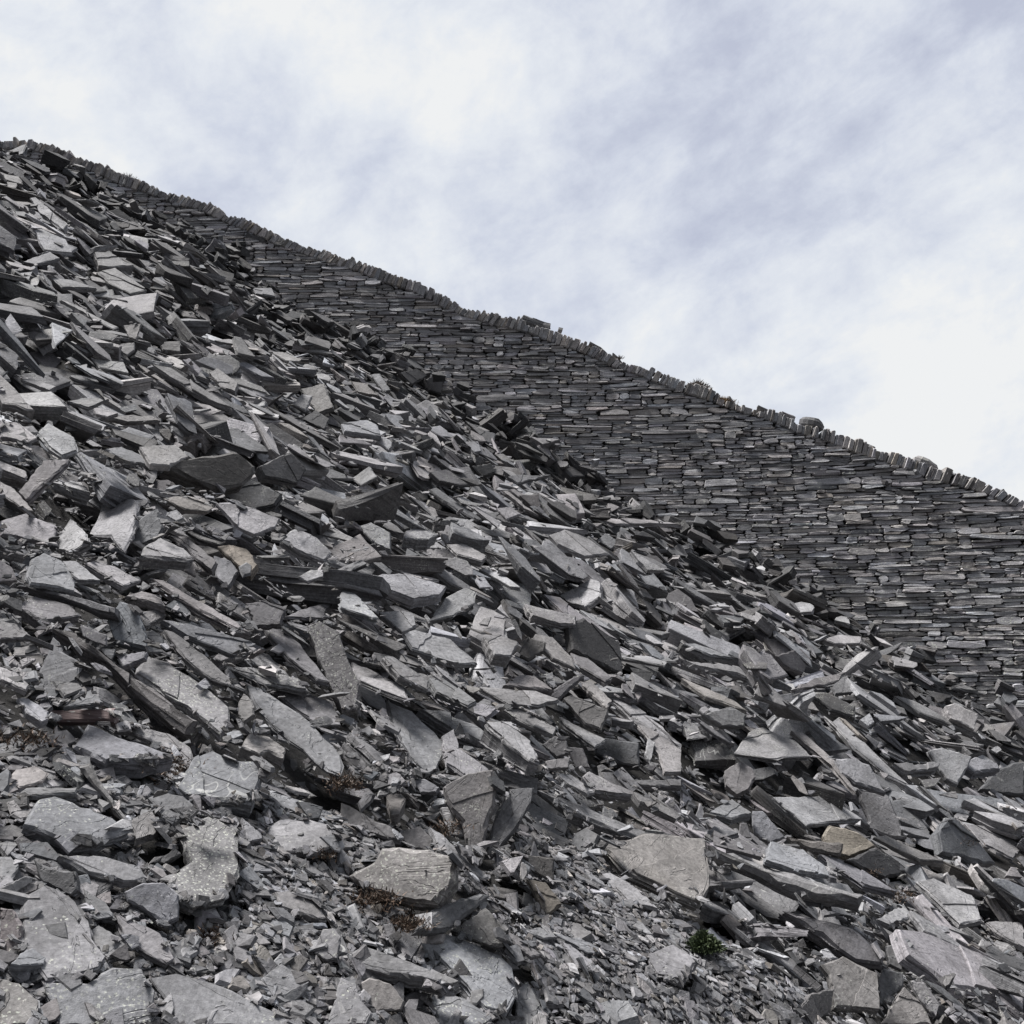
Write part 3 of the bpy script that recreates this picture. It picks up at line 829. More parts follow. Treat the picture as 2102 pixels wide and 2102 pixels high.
6|680,1090 760,1110 900,1180 1070,1290 900,1250|28|S|.43|.1|dark-edged slab between the black stone and the layered ledge
6|1070,1460 1180,1470 1450,1580 1700,1730 1700,1900 1560,1790 1330,1740 1120,1590|60|S|.57|.1|largest pale slab in the lower right corner area
6|1010,1550 1060,1540 1110,1620 1090,1670 1030,1640|25|F|.6|.2|light chunk at the upper end of the largest lower right slab
6|690,1640 800,1600 970,1680 980,1870 760,1850 730,1690|50|F|.46|.1|box-like block with a dark notch, bottom right
6|970,1720 1000,1660 1100,1680 1100,1750 990,1840|35|F|.43|.1|rounded block right of the notched box-like block
6|580,1860 640,1790 760,1760 740,1870 640,1940|25|R|.28|.1|dark slab leaning on the left of the notched box-like block
6|980,1940 1100,1750 1200,1850 1240,1940|20|F|.5|0|pyramid-shaped slab on the bottom edge, right
6|1130,1720 1200,1730 1280,1840 1260,1900 1190,1830|22|F|.52|.2|slim slab leaning on the pyramid-shaped slab
6|1510,1430 1700,1430 1700,1560 1590,1500|25|S|.5|0|slab cut by the right edge above the largest lower right slab
6|500,1370 620,1400 850,1460 990,1570 1000,1640 860,1620 740,1540|30|F|.34|.1|long dark greenish slab below the layered ledge
6|960,1420 1100,1340 1140,1400 1030,1450|30|S|.62|.4|yellowish splintered chunk above the largest lower right slab
6|1130,1370 1240,1430 1380,1540 1480,1600 1380,1560 1200,1470|25|S|.5|0|pointed splinter lying on the largest lower right slab
6|130,890 250,820 350,890 250,920|35|S|.45|0|hipped stone left of the whale-backed slab
6|280,1010 290,940 320,940 345,1010|18|F|.52|0|small tooth-like shard left of the twin-pointed shard
6|350,950 350,880 400,880 510,1010 430,1040 360,990|20|F|.52|0|pointed upright shard under the whale-backed slab
6|690,1570 720,1560 770,1610 690,1615|6|S|1|0|bright white chip above the notched box-like block
6|0,50 60,45 270,120 150,110|35|S|.4|0|small-fronted slab at the heap's crest below the wall
6|10,130 320,160 330,220 280,200 60,160|55|S|.46|.1|thick level bar in the upper right of the heap
6|0,220 100,260 260,330 320,380 120,310|25|S|.56|.1|light strip slab under the thick level bar
6|100,400 240,360 320,400 310,460 200,460|25|F|.4|.1|round-topped slab above the tent-shaped slab
6|470,110 560,80 620,160 600,200 510,160|25|R|.24|0|dark rounded slab near the heap's crest, right half
6|700,25 790,5 890,15 890,50 760,50|20|S|.66|0|light slab on the crest of the heap against the wall
6|1290,240 1350,170 1430,200 1350,230|25|S|.3|0|dark stone at the foot of the wall, right side
6|1310,270 1400,240 1500,250 1560,310 1430,280|35|S|.3|.1|dark curved slab at the foot of the wall by the right edge
6|1480,770 1540,690 1640,640 1700,640 1700,800 1560,790|35|F|.20|0|dark boulder cut by the right edge
1|170,570 200,565 380,720 360,750 230,660|14|F|.58|.1|pale finger-like slab, upper left of the heap
1|130,930 280,870 340,910 200,945|18|S|.42|0|flat grey slab left of the blocky slab, upper left
1|530,880 620,880 760,950 620,960 560,950|50|S|.42|.1|blocky slab with a dark lower face, upper left
1|550,990 650,970 830,1090 740,1110 620,1050|18|S|.38|.4|brownish sloping plate below the blocky upper left slab
1|290,1020 400,1030 550,1080 350,1075|18|S|.42|0|thin lens slab left of the brownish sloping plate
1|340,1150 380,1160 670,1300 640,1310|14|S|.54|0|thin light lath below the brownish sloping plate
1|520,1480 700,1500 730,1560 560,1530|16|S|.5|.9|white-speckled plate in the upper left of the heap
1|840,1510 960,1530 1200,1690 1320,1770 1240,1750 1000,1610|24|S|.36|.1|very long dark lath pointing down right, upper left
1|1330,1500 1400,1500 1560,1590 1480,1580|22|S|.48|0|light bar right of the very long dark lath
1|1180,1560 1230,1530 1350,1620 1330,1670 1250,1640|20|F|.5|.1|light leaf slab between the long dark lath and the light bar
1|1700,1650 1840,1620 1890,1760 1800,1790|25|F|.42|0|upright grey square slab in the upper middle of the heap
1|1660,1740 1710,1680 1770,1690 1730,1770|18|F|.76|0|small whitish shard left of the upright square slab
1|1710,1820 1790,1770 1870,1820 1840,1880|22|F|.25|0|dark cube below the upright square slab
1|120,1600 160,1590 320,1640 280,1660|22|S|.48|0|light brick-like bar near the left edge
1|380,1720 480,1700 620,1710 500,1760|20|S|.42|0|flat slab right of the light brick-like bar
1|600,1810 860,1800 910,1830 720,1840|25|S|.45|0|long level slab with a dark layered front, left
1|540,1790 530,1760 560,1755 670,1790 610,1810|18|S|.62|0|pale stub left of the long level slab
1|680,1430 680,1395 760,1385 760,1430 720,1460|18|F|.48|0|small cube sitting below a leaning square slab
1|700,1290 800,1280 770,1370 730,1360|14|F|.5|0|small leaning square slab above the little cube
1|900,1380 1020,1380 1020,1440 920,1430|22|F|.4|0|short squared bar right of the little cube
1|1530,1440 1600,1440 1750,1500 1620,1490|18|S|.52|0|light blade near the crest, upper middle
1|1430,1080 1540,1080 1560,1130 1450,1110|16|S|.38|0|dark block at the crest close to the wall
2|170,740 220,735 280,830 240,840|12|F|.44|0|leaf-like upright slab near the black crag
2|60,780 140,790 210,860 100,840|16|S|.38|0|dull slab left of the leaf-like upright slab
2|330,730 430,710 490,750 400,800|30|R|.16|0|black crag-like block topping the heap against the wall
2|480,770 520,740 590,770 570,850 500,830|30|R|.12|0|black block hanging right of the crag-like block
2|0,1020 150,1000 210,1030 230,1090 20,1060|22|S|.46|.1|broad grey slab left of the quartz-striped cube
2|200,1120 240,1090 300,1130 270,1170|24|F|.85|.1|little white quartz-striped cube in the upper heap
2|60,1330 160,1260 200,1320 110,1370|22|L|.42|.1|brownish squared stone below the quartz-striped cube
2|500,1390 540,1380 800,1560 770,1570 560,1440|22|S|.28|0|long dark lath in the upper middle of the heap
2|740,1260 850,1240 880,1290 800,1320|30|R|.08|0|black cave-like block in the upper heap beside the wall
2|940,1320 1000,1310 1190,1310 1000,1360|18|S|.42|.1|twisted strip slab right of the black cave-like block
2|910,1400 940,1400 1120,1540 1040,1500|16|S|.5|0|straight narrow splint below the twisted strip slab
2|880,1500 960,1490 1020,1530 940,1560|14|S|.62|0|pale flake left of the straight narrow splint
2|1180,1650 1270,1620 1400,1670 1520,1760 1380,1770 1230,1700|18|S|.58|0|wide pale sheet below the crest, upper middle right
2|1450,1680 1500,1640 1580,1690 1530,1730|25|F|.4|0|grey cube right of the wide pale sheet
2|1390,1540 1560,1560 1750,1570 1940,1600 1560,1590|16|S|.6|0|very long light sliver along the crest near the wall
"""
REG = {'0': (0, 0, 2102 / 1932), '1': (0, 200, 700 / 1932), '2': (700, 500, 700 / 1932), '3': (1400, 700, 702 / 1932), '4': (0, 850, 700 / 1932),
       '5': (700, 1050, 700 / 1932), '6': (1400, 1300, 800 / 1932), '7': (0, 1402, 700 / 1932), '8': (700, 1402, 700 / 1932)}
MODES = {'S': (.34, -.47, .81), 'F': (.02, -.86, .50), 'L': (-.40, -.62, .68), 'R': (.62, -.62, .40)}
heroes = []
for line in HEROES.strip().split('\n'):
    rg, pts, th, md, tone, lich, lab = line.split('|')
    x0, y0, s = REG[rg]
    P = np.array([[float(c) for c in q.split(',')] for q in pts.split()]) * s + [x0, y0]
    heroes.append(dict(P=P / 2102, th=float(th) * s / 2102, md=md, tone=float(tone), lich=lich, label=lab))

def hit_ground(u, v, tmax=17.0):
    d = ray(u, v)
    t = np.linspace(1.2, tmax, 1200)
    px, py, pz = t * d[0], t * d[1], t * d[2]
    b = pz < hz(px, py)
    k = np.argmax(b) if b.any() else len(t) - 1
    return t[k]
rh = np.random.default_rng(77)
for h in heroes:
    c = h['P'].mean(0)
    h['c2'] = c
    h['t0'] = hit_ground(*c)
heroes.sort(key=lambda h: -h['t0'])
MS = 700
htop = np.full((MS, MS), 1e9); hdep = np.full((MS, MS), 1e9)
hobjs = []
for h in heroes:
    c = h['c2']; P = h['P']
    rays = np.array([ray(*p) for p in P]); rc_ = ray(*c)
    base = np.array(MODES[h['md']])
    n = unit(base + rh.normal(0, .07, 3))
    if h['md'] == 'S' and rc_[2] > .15: n = unit(n + np.array([0, -.25, 0]))
    t0 = hit_ground(*c)
    def place(t):
        p0 = rc_ * t
        tt = (p0 @ n) / (rays @ n)
        tt = np.clip(tt, t * .6, t * 1.7)
        W = rays * tt[:, None]
        return p0, W
    Tm = max(.016, h['th'] / FOC * t0 / .84)
    if h['md'] in 'FLR':
        size = np.ptp(P, axis=0).max() * t0 / FOC
        Tm = max(Tm, .18 * size)
    best = t0
    for t in np.linspace(t0 * 1.04, t0 * .80, 26):
        p0, W = place(t)
        mids = np.concatenate([W, (W + p0) / 2, [p0]])
        gap = mids[:, 2] - hz(mids[:, 0], mids[:, 1])
        need = Tm / max(n[2], .5) * (.8 if h['md'] == 'S' else .25)
        q = .45 if h['md'] == 'S' else .30
        best = t
        if np.quantile(gap, q) > need: break
    p0, W = place(best)
    W = p0 + (W - p0) * 1.0
    u_ = unit(W[np.argmax(np.linalg.norm(W - p0, axis=1))] - p0)
    u_ = unit(u_ - n * (u_ @ n)); v_ = np.cross(n, u_)
    F = np.stack([u_, v_, n], 1)
    loc = (W - p0) @ F
    P2 = loc[:, :2]
    if .5 * np.sum(P2[:, 0] * np.roll(P2[:, 1], -1) - np.roll(P2[:, 0], -1) * P2[:, 1]) < 0: P2 = P2[::-1]
    size = np.abs(P2).max()
    P3 = ragged(P2, rh, size * .16, size * .013)
    wood = h['lich'] == 'wood'; brown = h['lich'] == 'brown'
    li_ = 0.0 if (wood or brown) else float(h['lich'])
    if wood: P3 = P2
    full = full_rock(P3, Tm, rh, 1 if wood else int(rh.integers(3, 6)), rh.normal(0, .22, 2) if not wood else None, size, flake=not wood and size > .07)
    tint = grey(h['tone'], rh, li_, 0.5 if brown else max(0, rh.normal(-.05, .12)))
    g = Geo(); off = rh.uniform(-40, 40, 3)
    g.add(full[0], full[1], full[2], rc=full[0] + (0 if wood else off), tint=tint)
    h.update(geo=g, F=F, p0=p0, T=Tm, size=size, n=n, W=W, t=best)
    # raise the pile
    pw = W
    i0 = np.clip(((pw[:, 0].min() - GX0) / CELL), 0, nx - 1).astype(int); i1 = np.clip(((pw[:, 0].max() - GX0) / CELL), 0, nx - 1).astype(int) + 1
    j0 = np.clip(((pw[:, 1].min() - GY0) / CELL), 0, ny - 1).astype(int); j1 = np.clip(((pw[:, 1].max() - GY0) / CELL), 0, ny - 1).astype(int) + 1
    XX, YY = np.meshgrid(gx[i0:i1], gy[j0:j1])
    mk = inside(pw[:, :2], XX, YY)
    zz = p0[2] - (n[0] * (XX - p0[0]) + n[1] * (YY - p0[1])) / n[2]
    H[j0:j1, i0:i1] = np.where(mk, np.maximum(H[j0:j1, i0:i1], zz - .005), H[j0:j1, i0:i1])
    # image mask
    side = np.array([0, h['th'] * .75])
    a0, a1 = np.clip((P.min(0) * MS).astype(int), 0, MS), np.clip(((P + side).max(0) * MS).astype(int) + 1, 0, MS)
    if (a1 > a0).all():
        UU, VV = np.meshgrid((np.arange(a0[0], a1[0]) + .5) / MS, (np.arange(a0[1], a1[1]) + .5) / MS)
        Pm = P.mean(0) + (P - P.mean(0)) * .93
        mk = inside(Pm, UU, VV) | inside(Pm + side, UU, VV) | inside(Pm + side * .5, UU, VV)
        sub = hdep[a0[1]:a1[1], a0[0]:a1[0]]
        st = htop[a0[1]:a1[1], a0[0]:a1[0]]; mt = inside(Pm, UU, VV); st[mt] = np.minimum(st[mt], best)
        sub[mk] = np.minimum(sub[mk], best)

def covers_hero(k):
    """does this rock stand in front of a traced slab?"""
    hl, hw = k.L * .42, k.W * .42
    pts = np.array([k.c + k.F[:, 0] * a * hl + k.F[:, 1] * b * hw for a in (-1, -.5, 0, .5, 1) for b in (-1, 0, 1)])
    q = project(pts)
    i = (q[:, 0] * MS).astype(int); j = (q[:, 1] * MS).astype(int)
    ok = (i >= 0) & (i < MS) & (j >= 0) & (j < MS)
    if not ok.any(): return False
    d = (htop if k.ps else hdep)[j[ok], i[ok]]
    return bool(((d < 1e8) & (q[ok, 2] < d + .12 * d ** .5)).sum() >= 1)
def tuck(k):
    """a slab that would lie across a traced one is sunk or broken smaller instead"""
    if not covers_hero(k): return
    c0, L0, W0, T0 = k.c.copy(), k.L, k.W, k.T
    for sc_, dn in ((1, .07), (.65, .05), (.65, .14), (.4, .06), (.4, .15), (.25, .05)):
        k.L, k.W, k.T = L0 * sc_, W0 * sc_, T0 * sc_
        k.c = c0 - np.array([0, 0, dn * (.5 + .1 * c0[1])])
        if not covers_hero(k): return
    k.alive = False
for k in rocks: tuck(k)
n_before = len(rocks)
r2 = np.random.default_rng(9)
throw(7000, 1.6, 17.2, 0.1, .18, .35, .4, r2, tilt_s=.2, q=.6, in_gravel=.05, keep=in_hollow)
throw(8000, 1.6, 17.2, 0.3, .095, .38, .22, r2, tilt_s=.25, q=.6, in_gravel=.12, small=True, keep=in_hollow)
for k in rocks[n_before:]: tuck(k)
rocks = [k for k in rocks if k.alive]
print("rocks", len(rocks), "heroes", len(heroes))

def rock_geo(k, own=0, geo=None, local=False):
    pr = (PROTO_S if k.ps else PROTO)[k.p]
    S = np.array([k.L, k.W, k.T])
    v = pr[0] * S
    rc = v + k.off
    vw = v if local else v @ k.F.T + k.c
    g = geo or Geo()
    g.add(vw, pr[1], pr[2], rc=rc, tint=k.tint, own=own)
    return g

# which of the loose slabs show largest?  look once from where the photograph was taken
allg = Geo()
for i, k in enumerate(rocks): rock_geo(k, own=i, geo=allg)
for i, h in enumerate(heroes):
    v, li, lt, rc, tn, _ = h['geo'].arrays()
    allg.add(v @ h['F'].T + h['p0'], li, lt, own=1000000 + i)
v, li, lt, _, _, own = allg.arrays()
ls = np.concatenate([[0], np.cumsum(lt)[:-1]])
polys = [li[a:a + b].tolist() for a, b in zip(ls, lt)]
bvh = BVHTree.FromPolygons(v.tolist(), polys)
N = 360
cnt = {}; cen = {}
for j in range(N):
    for i in range(N):
        u_, v_ = (i + .5) / N, (j + .5) / N
        if v_ < .13 + .34 * u_: continue
        d = ray(u_, v_)
        hit = bvh.ray_cast((0, 0, 0), d.tolist(), 40)
        if hit[2] is None: continue
        o = int(own[hit[2]])
        cnt[o] = cnt.get(o, 0) + 1
        s = cen.setdefault(o, [0, 0]); s[0] += u_; s[1] += v_
del bvh, polys
for i, h in enumerate(heroes): h['seen'] = cnt.get(1000000 + i, 0)
hidden = [h['label'] for h in heroes if h['seen'] < 4]
print("hidden heroes:", len(hidden), hidden[:20])
need_n = 298 - len(heroes)
order = sorted([o for o in cnt if o < 1000000], key=lambda o: -cnt[o])[:need_n]

GROUP = 'slate slabs heaped on the slope'
def mat4(F, c):
    M = Matrix.Identity(4)
    for a in range(3):
        for b in range(3): M[a][b] = float(F[a, b])
        M[a][3] = float(c[a])
    return M
for h in heroes:
    wood = h['lich'] == 'wood'
    lab = h['label']
    if wood: nm, cat = 'wooden_plank', 'plank'
    elif 'boulder' in lab or 'lump' in lab or 'knob' in lab or 'rounded' in lab and 'slab' not in lab: nm, cat = 'boulder', 'rock'
    elif any(q in lab for q in ('block', 'cube', 'brick', 'chunk', 'wedge')): nm, cat = 'slate_block', 'slate block'
    elif any(q in lab for q in ('splint', 'shard', 'sliver', 'flake', 'chip', 'lath', 'blade')): nm, cat = 'slate_shard', 'slate shard'
    else: nm, cat = 'slate_slab', 'slate slab'
    o = build(nm, h['geo'], M_WOOD if wood else M_SLATE, matrix=mat4(h['F'], h['p0']))
    tag(o, lab, cat, None if wood else GROUP, 'thing')

def tone_word(t): return 'dark' if t < .33 else ('mid-grey' if t < .5 else ('light grey' if t < .68 else 'pale'))
used = {}
lm = [h for h in heroes if len(h['label'].split()) <= 10 and h['seen'] >= 4 and not any(q in h['label'].split() for q in ('enormous',))]
for o_ in order:
    k = rocks[o_]
    c = np.array(cen[o_]) / cnt[o_]
    near = sorted(lm, key=lambda h: np.linalg.norm(h['c2'] - c))
    asp = k.W / k.L
    shape = 'narrow' if asp < .42 else ('broad' if asp > .68 else 'angular')
    if k.T > .4 * k.W: shape = 'thick'
    for h in near[:8]:
        d = c - h['c2']
        an = math.degrees(math.atan2(-d[1], d[0])) % 360
        wd = ['right of', 'up and right of', 'above', 'up and left of', 'left of', 'down and left of', 'below', 'down and right of'][int(((an + 22.5) % 360) // 45)]
        key = (h['label'], wd)
        if key in used: continue
        lab = f"{tone_word(k.tone)} {shape} slab just {wd} the {h['label']}"
        if len(lab.split()) > 16: lab = f"{shape} slab {wd} the {h['label']}"
        if len(lab.split()) > 16: continue
        used[key] = 1
        break
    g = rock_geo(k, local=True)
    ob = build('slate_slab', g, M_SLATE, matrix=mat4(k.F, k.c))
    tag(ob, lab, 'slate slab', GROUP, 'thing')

taken = set(order)
rest = Geo()
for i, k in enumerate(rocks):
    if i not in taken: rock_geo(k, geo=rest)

# chips lying on and between the slabs
def chips(n, ymin, ymax, power, Lm, Ls, Lmax, r, geo, zone=None, bright=.40, sink=.3, mx=.68, ground=False):
    xs, ys = in_view_area(r, n, ymin, ymax, power, mx)
    if zone is not None:
        gz = gravel_zone(xs, ys)
        m = gz | (r.random(len(xs)) < zone)
        xs, ys = xs[m], ys[m]
    m_ = len(xs)
    L = np.minimum(Lmax, Lm * np.exp(r.normal(0, Ls, m_)))
    zc = (base_z(xs, ys) - LOW(xs, ys) - .03) if ground else hz(xs, ys)
    pr = project(np.stack([xs, ys, zc], -1))
    i = (pr[:, 0] * MS).astype(int); j = (pr[:, 1] * MS).astype(int)
    inb = (i >= 0) & (i < MS) & (j >= 0) & (j < MS)
    hd = np.full(m_, 1e9); hd[inb] = htop[j[inb], i[inb]]
    hol = hollow(xs, ys, .07)
    for q in range(m_):
        if zone is None and hol[q] < r.uniform(0, .03) and r.random() > .12: continue
        if not ground and hd[q] < 1e8 and pr[q, 2] < hd[q] + .6 and r.random() > .012: continue
        x, y, l = xs[q], ys[q], L[q]
        e = .03
        gxv = (hz(x + e, y) - hz(x - e, y)) / (2 * e); gyv = (hz(x, y + e) - hz(x, y - e)) / (2 * e)
        if ground: gxv, gyv = -SX, SY
        gxv = np.clip(gxv, -1.1, .3); gyv = np.clip(gyv, -.3, 1.0)
        n = unit([-gxv + r.normal(0, .2), -gyv + r.normal(0, .2), 1])
        F = frame(n, r.uniform(-3.14, 3.14))
        W = l * r.uniform(.35, .9); T = l * r.uniform(.05, .16)
        p = PROTO_C[int(r.integers(0, 60))]
        v = p[0] * [l, W, T]
        tn = float(np.clip(r.normal(bright, .15), .05, .9)) if r.random() > .03 else r.uniform(.6, .85)
        geo.add(v @ F.T + [x, y, zc[q] + T * (1 - sink) / n[2]], p[1], p[2], rc=v + r.uniform(-40, 40, 3), tint=grey(tn, r, 0, .3 if r.random() < .04 else 0))
r3 = np.random.default_rng(21)
chips(10000, 1.6, 16, .9, .05, .4, .13, r3, rest)
chips(11000, 2.2, 9, .8, .045, .4, .11, r3, rest, bright=.36)
tag(build('slate_scree', rest, M_SLATE), kind='stuff')
grav = Geo()
chips(26000, 1.7, 6.5, .4, .030, .5, .08, r3, grav, zone=1.0, bright=.34, ground=True)
chips(150000, 1.75, 4.7, .5, .019, .6, .08, r3, grav, zone=.12, bright=.31)
chips(12000, 1.7, 5.0, .6, .045, .45, .14, r3, grav, zone=.1, bright=.38)
tag(build('slate_gravel', grav, M_SLATE), kind='stuff')
print("stuff polys", len(rest.lt), rest.nv, grav.nv)
# ------------------------------------------------------------------ dry stone wall
rw = np.random.default_rng(31)
wall = bpy.data.objects.new('dry_stone_wall', None); COL.objects.link(wall)
wall.location = (0, 15, float(zfoot(0)))
bpy.context.view_layer.update()
tag(wall, 'high battered dry stone wall of dark slate courses with a sloping coping', 'wall', kind='thing')
WINV = Matrix.Translation(-wall.location)
def child(name, geo, mat):
    v, li, lt, rc, tn, _ = geo.arrays()
    v = v - np.array(wall.location)
    return build(name, (v, li, lt, rc, tn, None), mat, parent=wall)

def wall_rock(x0, x1, z0, z1, out, depth, r, tone, lich, warm=0, skew=0.0):
    """one walling stone: a rough-edged block with its face on the wall's curve"""
    m = 12
    xa, xb = x0, x1
    hz_ = (z1 - z0)
    px = [0, .33, .66, 1, 1, 1, .66, .33, 0, 0]
    pz = [0, 0, 0, 0, .5, 1, 1, 1, 1, .5]
    ex = (x1 - x0)
    P = []
    for a, b in zip(px, pz):
        jx = r.normal(0, min(.012, ex * .05)); jz = r.normal(0, hz_ * .07)
        corner = (a in (0, 1)) and (b in (0, 1))
        ax = x0 + a * ex + jx + (-(a - .5) * 2 * r.uniform(0, .022) if corner else 0)
        az = z0 + b * hz_ + jz + (-(b - .5) * 2 * r.uniform(0, hz_ * .18) if corner else 0) + skew * (a - .5) * ex
        P.append((ax, az))
    P = np.array(P)
    c = P.mean(0)
    def ring(sc_, o):
        Q = c + (P - c) * sc_
        y = wall_y(Q[:, 0], Q[:, 1]) - o
        return np.c_[Q[:, 0], y, Q[:, 1]]
    tiltv = r.normal(0, .012); tv2 = r.normal(0, .10)
    o = out + (P[:, 0] - c[0]) / max(ex, .05) * tiltv + (P[:, 1] - c[1]) * tv2
    inset = np.array([[1 - min(.10, .008 / ex), 1 - .16]])
    Rf = ring(np.array([1 - min(.08, .010 / ex), .88]), o + r.normal(0, .003, len(P)))
    Rm = ring(np.array([1.0, 1.0]), o - .012)
    Rb = ring(np.array([1.0, 1.0]), o - depth)
    v, li, lt = rings_to_mesh([Rf, Rm, Rb])
    rc = np.c_[v[:, 0], v[:, 1], v[:, 2]] + r.uniform(-30, 30, 3)
    return v, li, lt, rc, grey(tone, r, lich, warm)

faceg = Geo()
XA, XB = top[0, 0] + 2.5, top[-1, 0] - 3.0
XA, XB = -13.5, 10.5
NB = int((XB - XA) / .01)
skl = np.array([zfoot(XA + (i + .5) * .01) - .9 for i in range(NB)])
skl = np.floor(skl / .07) * .07
tops = np.array([ztop(XA + (i + .5) * .01) - .21 for i in range(NB)])
done = skl > tops
nst = 0
while nst < 9000:
    cur = np.where(done, 1e9, skl)
    i = int(np.argmin(cur)); z = cur[i]
    if z > 1e8: break
    a = i
    while a > 0 and not done[a - 1] and abs(skl[a - 1] - z) < .004: a -= 1
    b = i
    while b < NB - 1 and not done[b + 1] and abs(skl[b + 1] - z) < .004: b += 1
    wd = b - a + 1
    want = int(np.clip(rw.lognormal(math.log(29), .45), 13, 80))
    if wd < 6:
        # close a narrow notch up to its lower neighbour
        nb = min(skl[a - 1] if a > 0 else 1e9, skl[b + 1] if b < NB - 1 else 1e9)
        if nb < z or nb > 1e8: nb = z + .05
        skl[a:b + 1] = max(nb, z + .01)
        if nb - z > .03 and wd > 2:
            s = wall_rock(XA + a * .01 + .002, XA + (b + 1) * .01 - .002, z + .003, nb - .003, rw.normal(-.01, .01), .12, rw, .35, 0)
            faceg.add(*s[:3], rc=s[3], tint=s[4])
        done |= skl > tops
        continue
    want = wd if wd - want < 8 else want
    want = min(want, wd)
    if rw.random() < .5 or want == wd: s0 = a
    else: s0 = b + 1 - want
    # heights keep to running courses mostly
    hgt = float(np.clip(rw.lognormal(math.log(.043), .36), .024, .11))
    hgt = max(2, round(hgt / .012)) * .012
    nb = [skl[q] - z for q in (s0 - 1, s0 + want) if 0 <= q < NB and .025 < skl[q] - z < .12]
    if nb and rw.random() < .78: hgt = nb[0]
    if want < 12: hgt = min(hgt, .07)
    x0, x1 = XA + s0 * .01, XA + (s0 + want) * .01
    zt = float(np.clip(rw.normal(.76, .19), .2, 1))
    if rw.random() < .10: zt = rw.uniform(.9, 1)
    xm = (x0 + x1) / 2
    lowr = np.clip((xm - 1) / 6, 0, 1) * np.clip((ztop(xm) - z) / 2.5, .1, 1)
    li = float(np.clip(rw.normal(.25 + .85 * lowr, .28), 0, 1))
    gapx, gapz = rw.uniform(.000, .005), rw.uniform(.000, .0025)
    nearTop = (ztop(xm) - z) < .8
    outp = rw.normal(0, .012) + (rw.uniform(0, .05) if rw.random() < (.2 if nearTop else .05) else 0)
    s = wall_rock(x0 + gapx, x1 - gapx, z + gapz, z + hgt - gapz * .4, outp, rw.uniform(.15, .25), rw, zt, li, warm=max(0, rw.normal(0, .10)), skew=rw.normal(0, .010 + (.03 if nearTop else 0)))
    faceg.add(*s[:3], rc=s[3], tint=s[4])
    skl[s0:s0 + want] = z + hgt
    done |= skl > tops
    nst += 1
print("wall stones", nst)
child('coursed_face', faceg, M_WALL)

# core behind the face
xs = np.arange(XA, XB + .01, .25)
core = Geo()
V = []
for x in xs:
    zb, zt = float(zfoot(x)) - 1.2, float(ztop(x)) - .13
    V += [(x, wall_y(x, zb) + .09, zb), (x, wall_y(x, zt) + .09, zt), (x, wall_y(x, zt) + 1.6, zt), (x, wall_y(x, zb) + 2.6, zb)]
Fs = []
for i in range(len(xs) - 1):
    a, b = 4 * i, 4 * (i + 1)
    for q in range(4): Fs.append([a + q, b + q, b + (q + 1) % 4, a + (q + 1) % 4])
core.add(np.array(V), np.array(Fs).ravel(), np.full(len(Fs), 4))
child('rubble_core', core, M_CORE)

# coping: slabs set on edge, leaning square to the slope
cop = []
x = XA + .3
while x < XB - .3:
    k = (float(ztop(x + .1)) - float(ztop(x - .1))) / .2
    ang = math.atan(k)
    th = float(np.clip(rw.lognormal(math.log(.050), .35), .028, .11))
    dx = th * math.cos(ang)
    hgt = rw.uniform(.155, .205) * (1.25 if rw.random() < .05 else 1) * (1 - .35 * max(0, math.sin(x * 3.7 + math.sin(x * 1.3) * 2)) ** 4)
    lean = ang + rw.normal(-.06, .05) + .22 * math.sin(x * 1.9 + 2 * math.sin(x * .8))
    zb = float(ztop(x)) - .20 + .02 * math.sin(x * 2.3) + .012 * math.sin(x * 7.1)
    if 3.1 < x < 3.75: hgt *= .55
    if True:
        cop.append((x, zb, th, hgt, lean, rw.uniform(.28, .42)))
    x += dx * .93
def cope_geo(c):
    x, zb, th, hg, lean, dp = c
    m = np.array([[-.5, 0], [.5, 0], [.5, .92], [.3, 1.0], [-.3, 1.0], [-.5, .93]])
    m = m * [1, 1] + rw.normal(0, .03, m.shape)
    P = m * [th, hg]
    ca, sa = math.cos(lean), math.sin(lean)
    X = x + P[:, 0] * ca - P[:, 1] * sa; Z = zb + P[:, 0] * sa + P[:, 1] * ca
    y0 = float(wall_y(x, zb)) - rw.uniform(.0, .05)
    rings = []
    cx, cz = X.mean(), Z.mean()
    for s_, o in ((.86, 0), (1, .02), (1, dp - .03), (.85, dp)):
        rings.append(np.c_[cx + (X - cx) * s_, np.full(len(X), y0 + o) + rw.normal(0, .006, len(X)), cz + (Z - cz) * s_])
    v, li, lt = rings_to_mesh(rings)
    return v, li, lt, v[:, [1, 2, 0]] + rw.uniform(-30, 30, 3), grey(float(np.clip(rw.normal(.74, .18), .15, 1)), rw, rw.uniform(0, .4), max(0, rw.normal(.05, .15)))
cop.sort(key=lambda c: -( (abs(project([c[0], 15, c[1]])[0] - .5) < .5) * (2 + c[0] * .02) * c[2] * c[3]))
rest_c = Geo()
for q, c in enumerate(cop):
    s = cope_geo(c)
    if q < 100:
        g = Geo(); g.add(*s[:3], rc=s[3], tint=s[4]); child('coping_stone', g, M_WALL)
    else: rest_c.add(*s[:3], rc=s[3], tint=s[4])
tag(child('coping_stones', rest_c, M_WALL), kind='stuff')

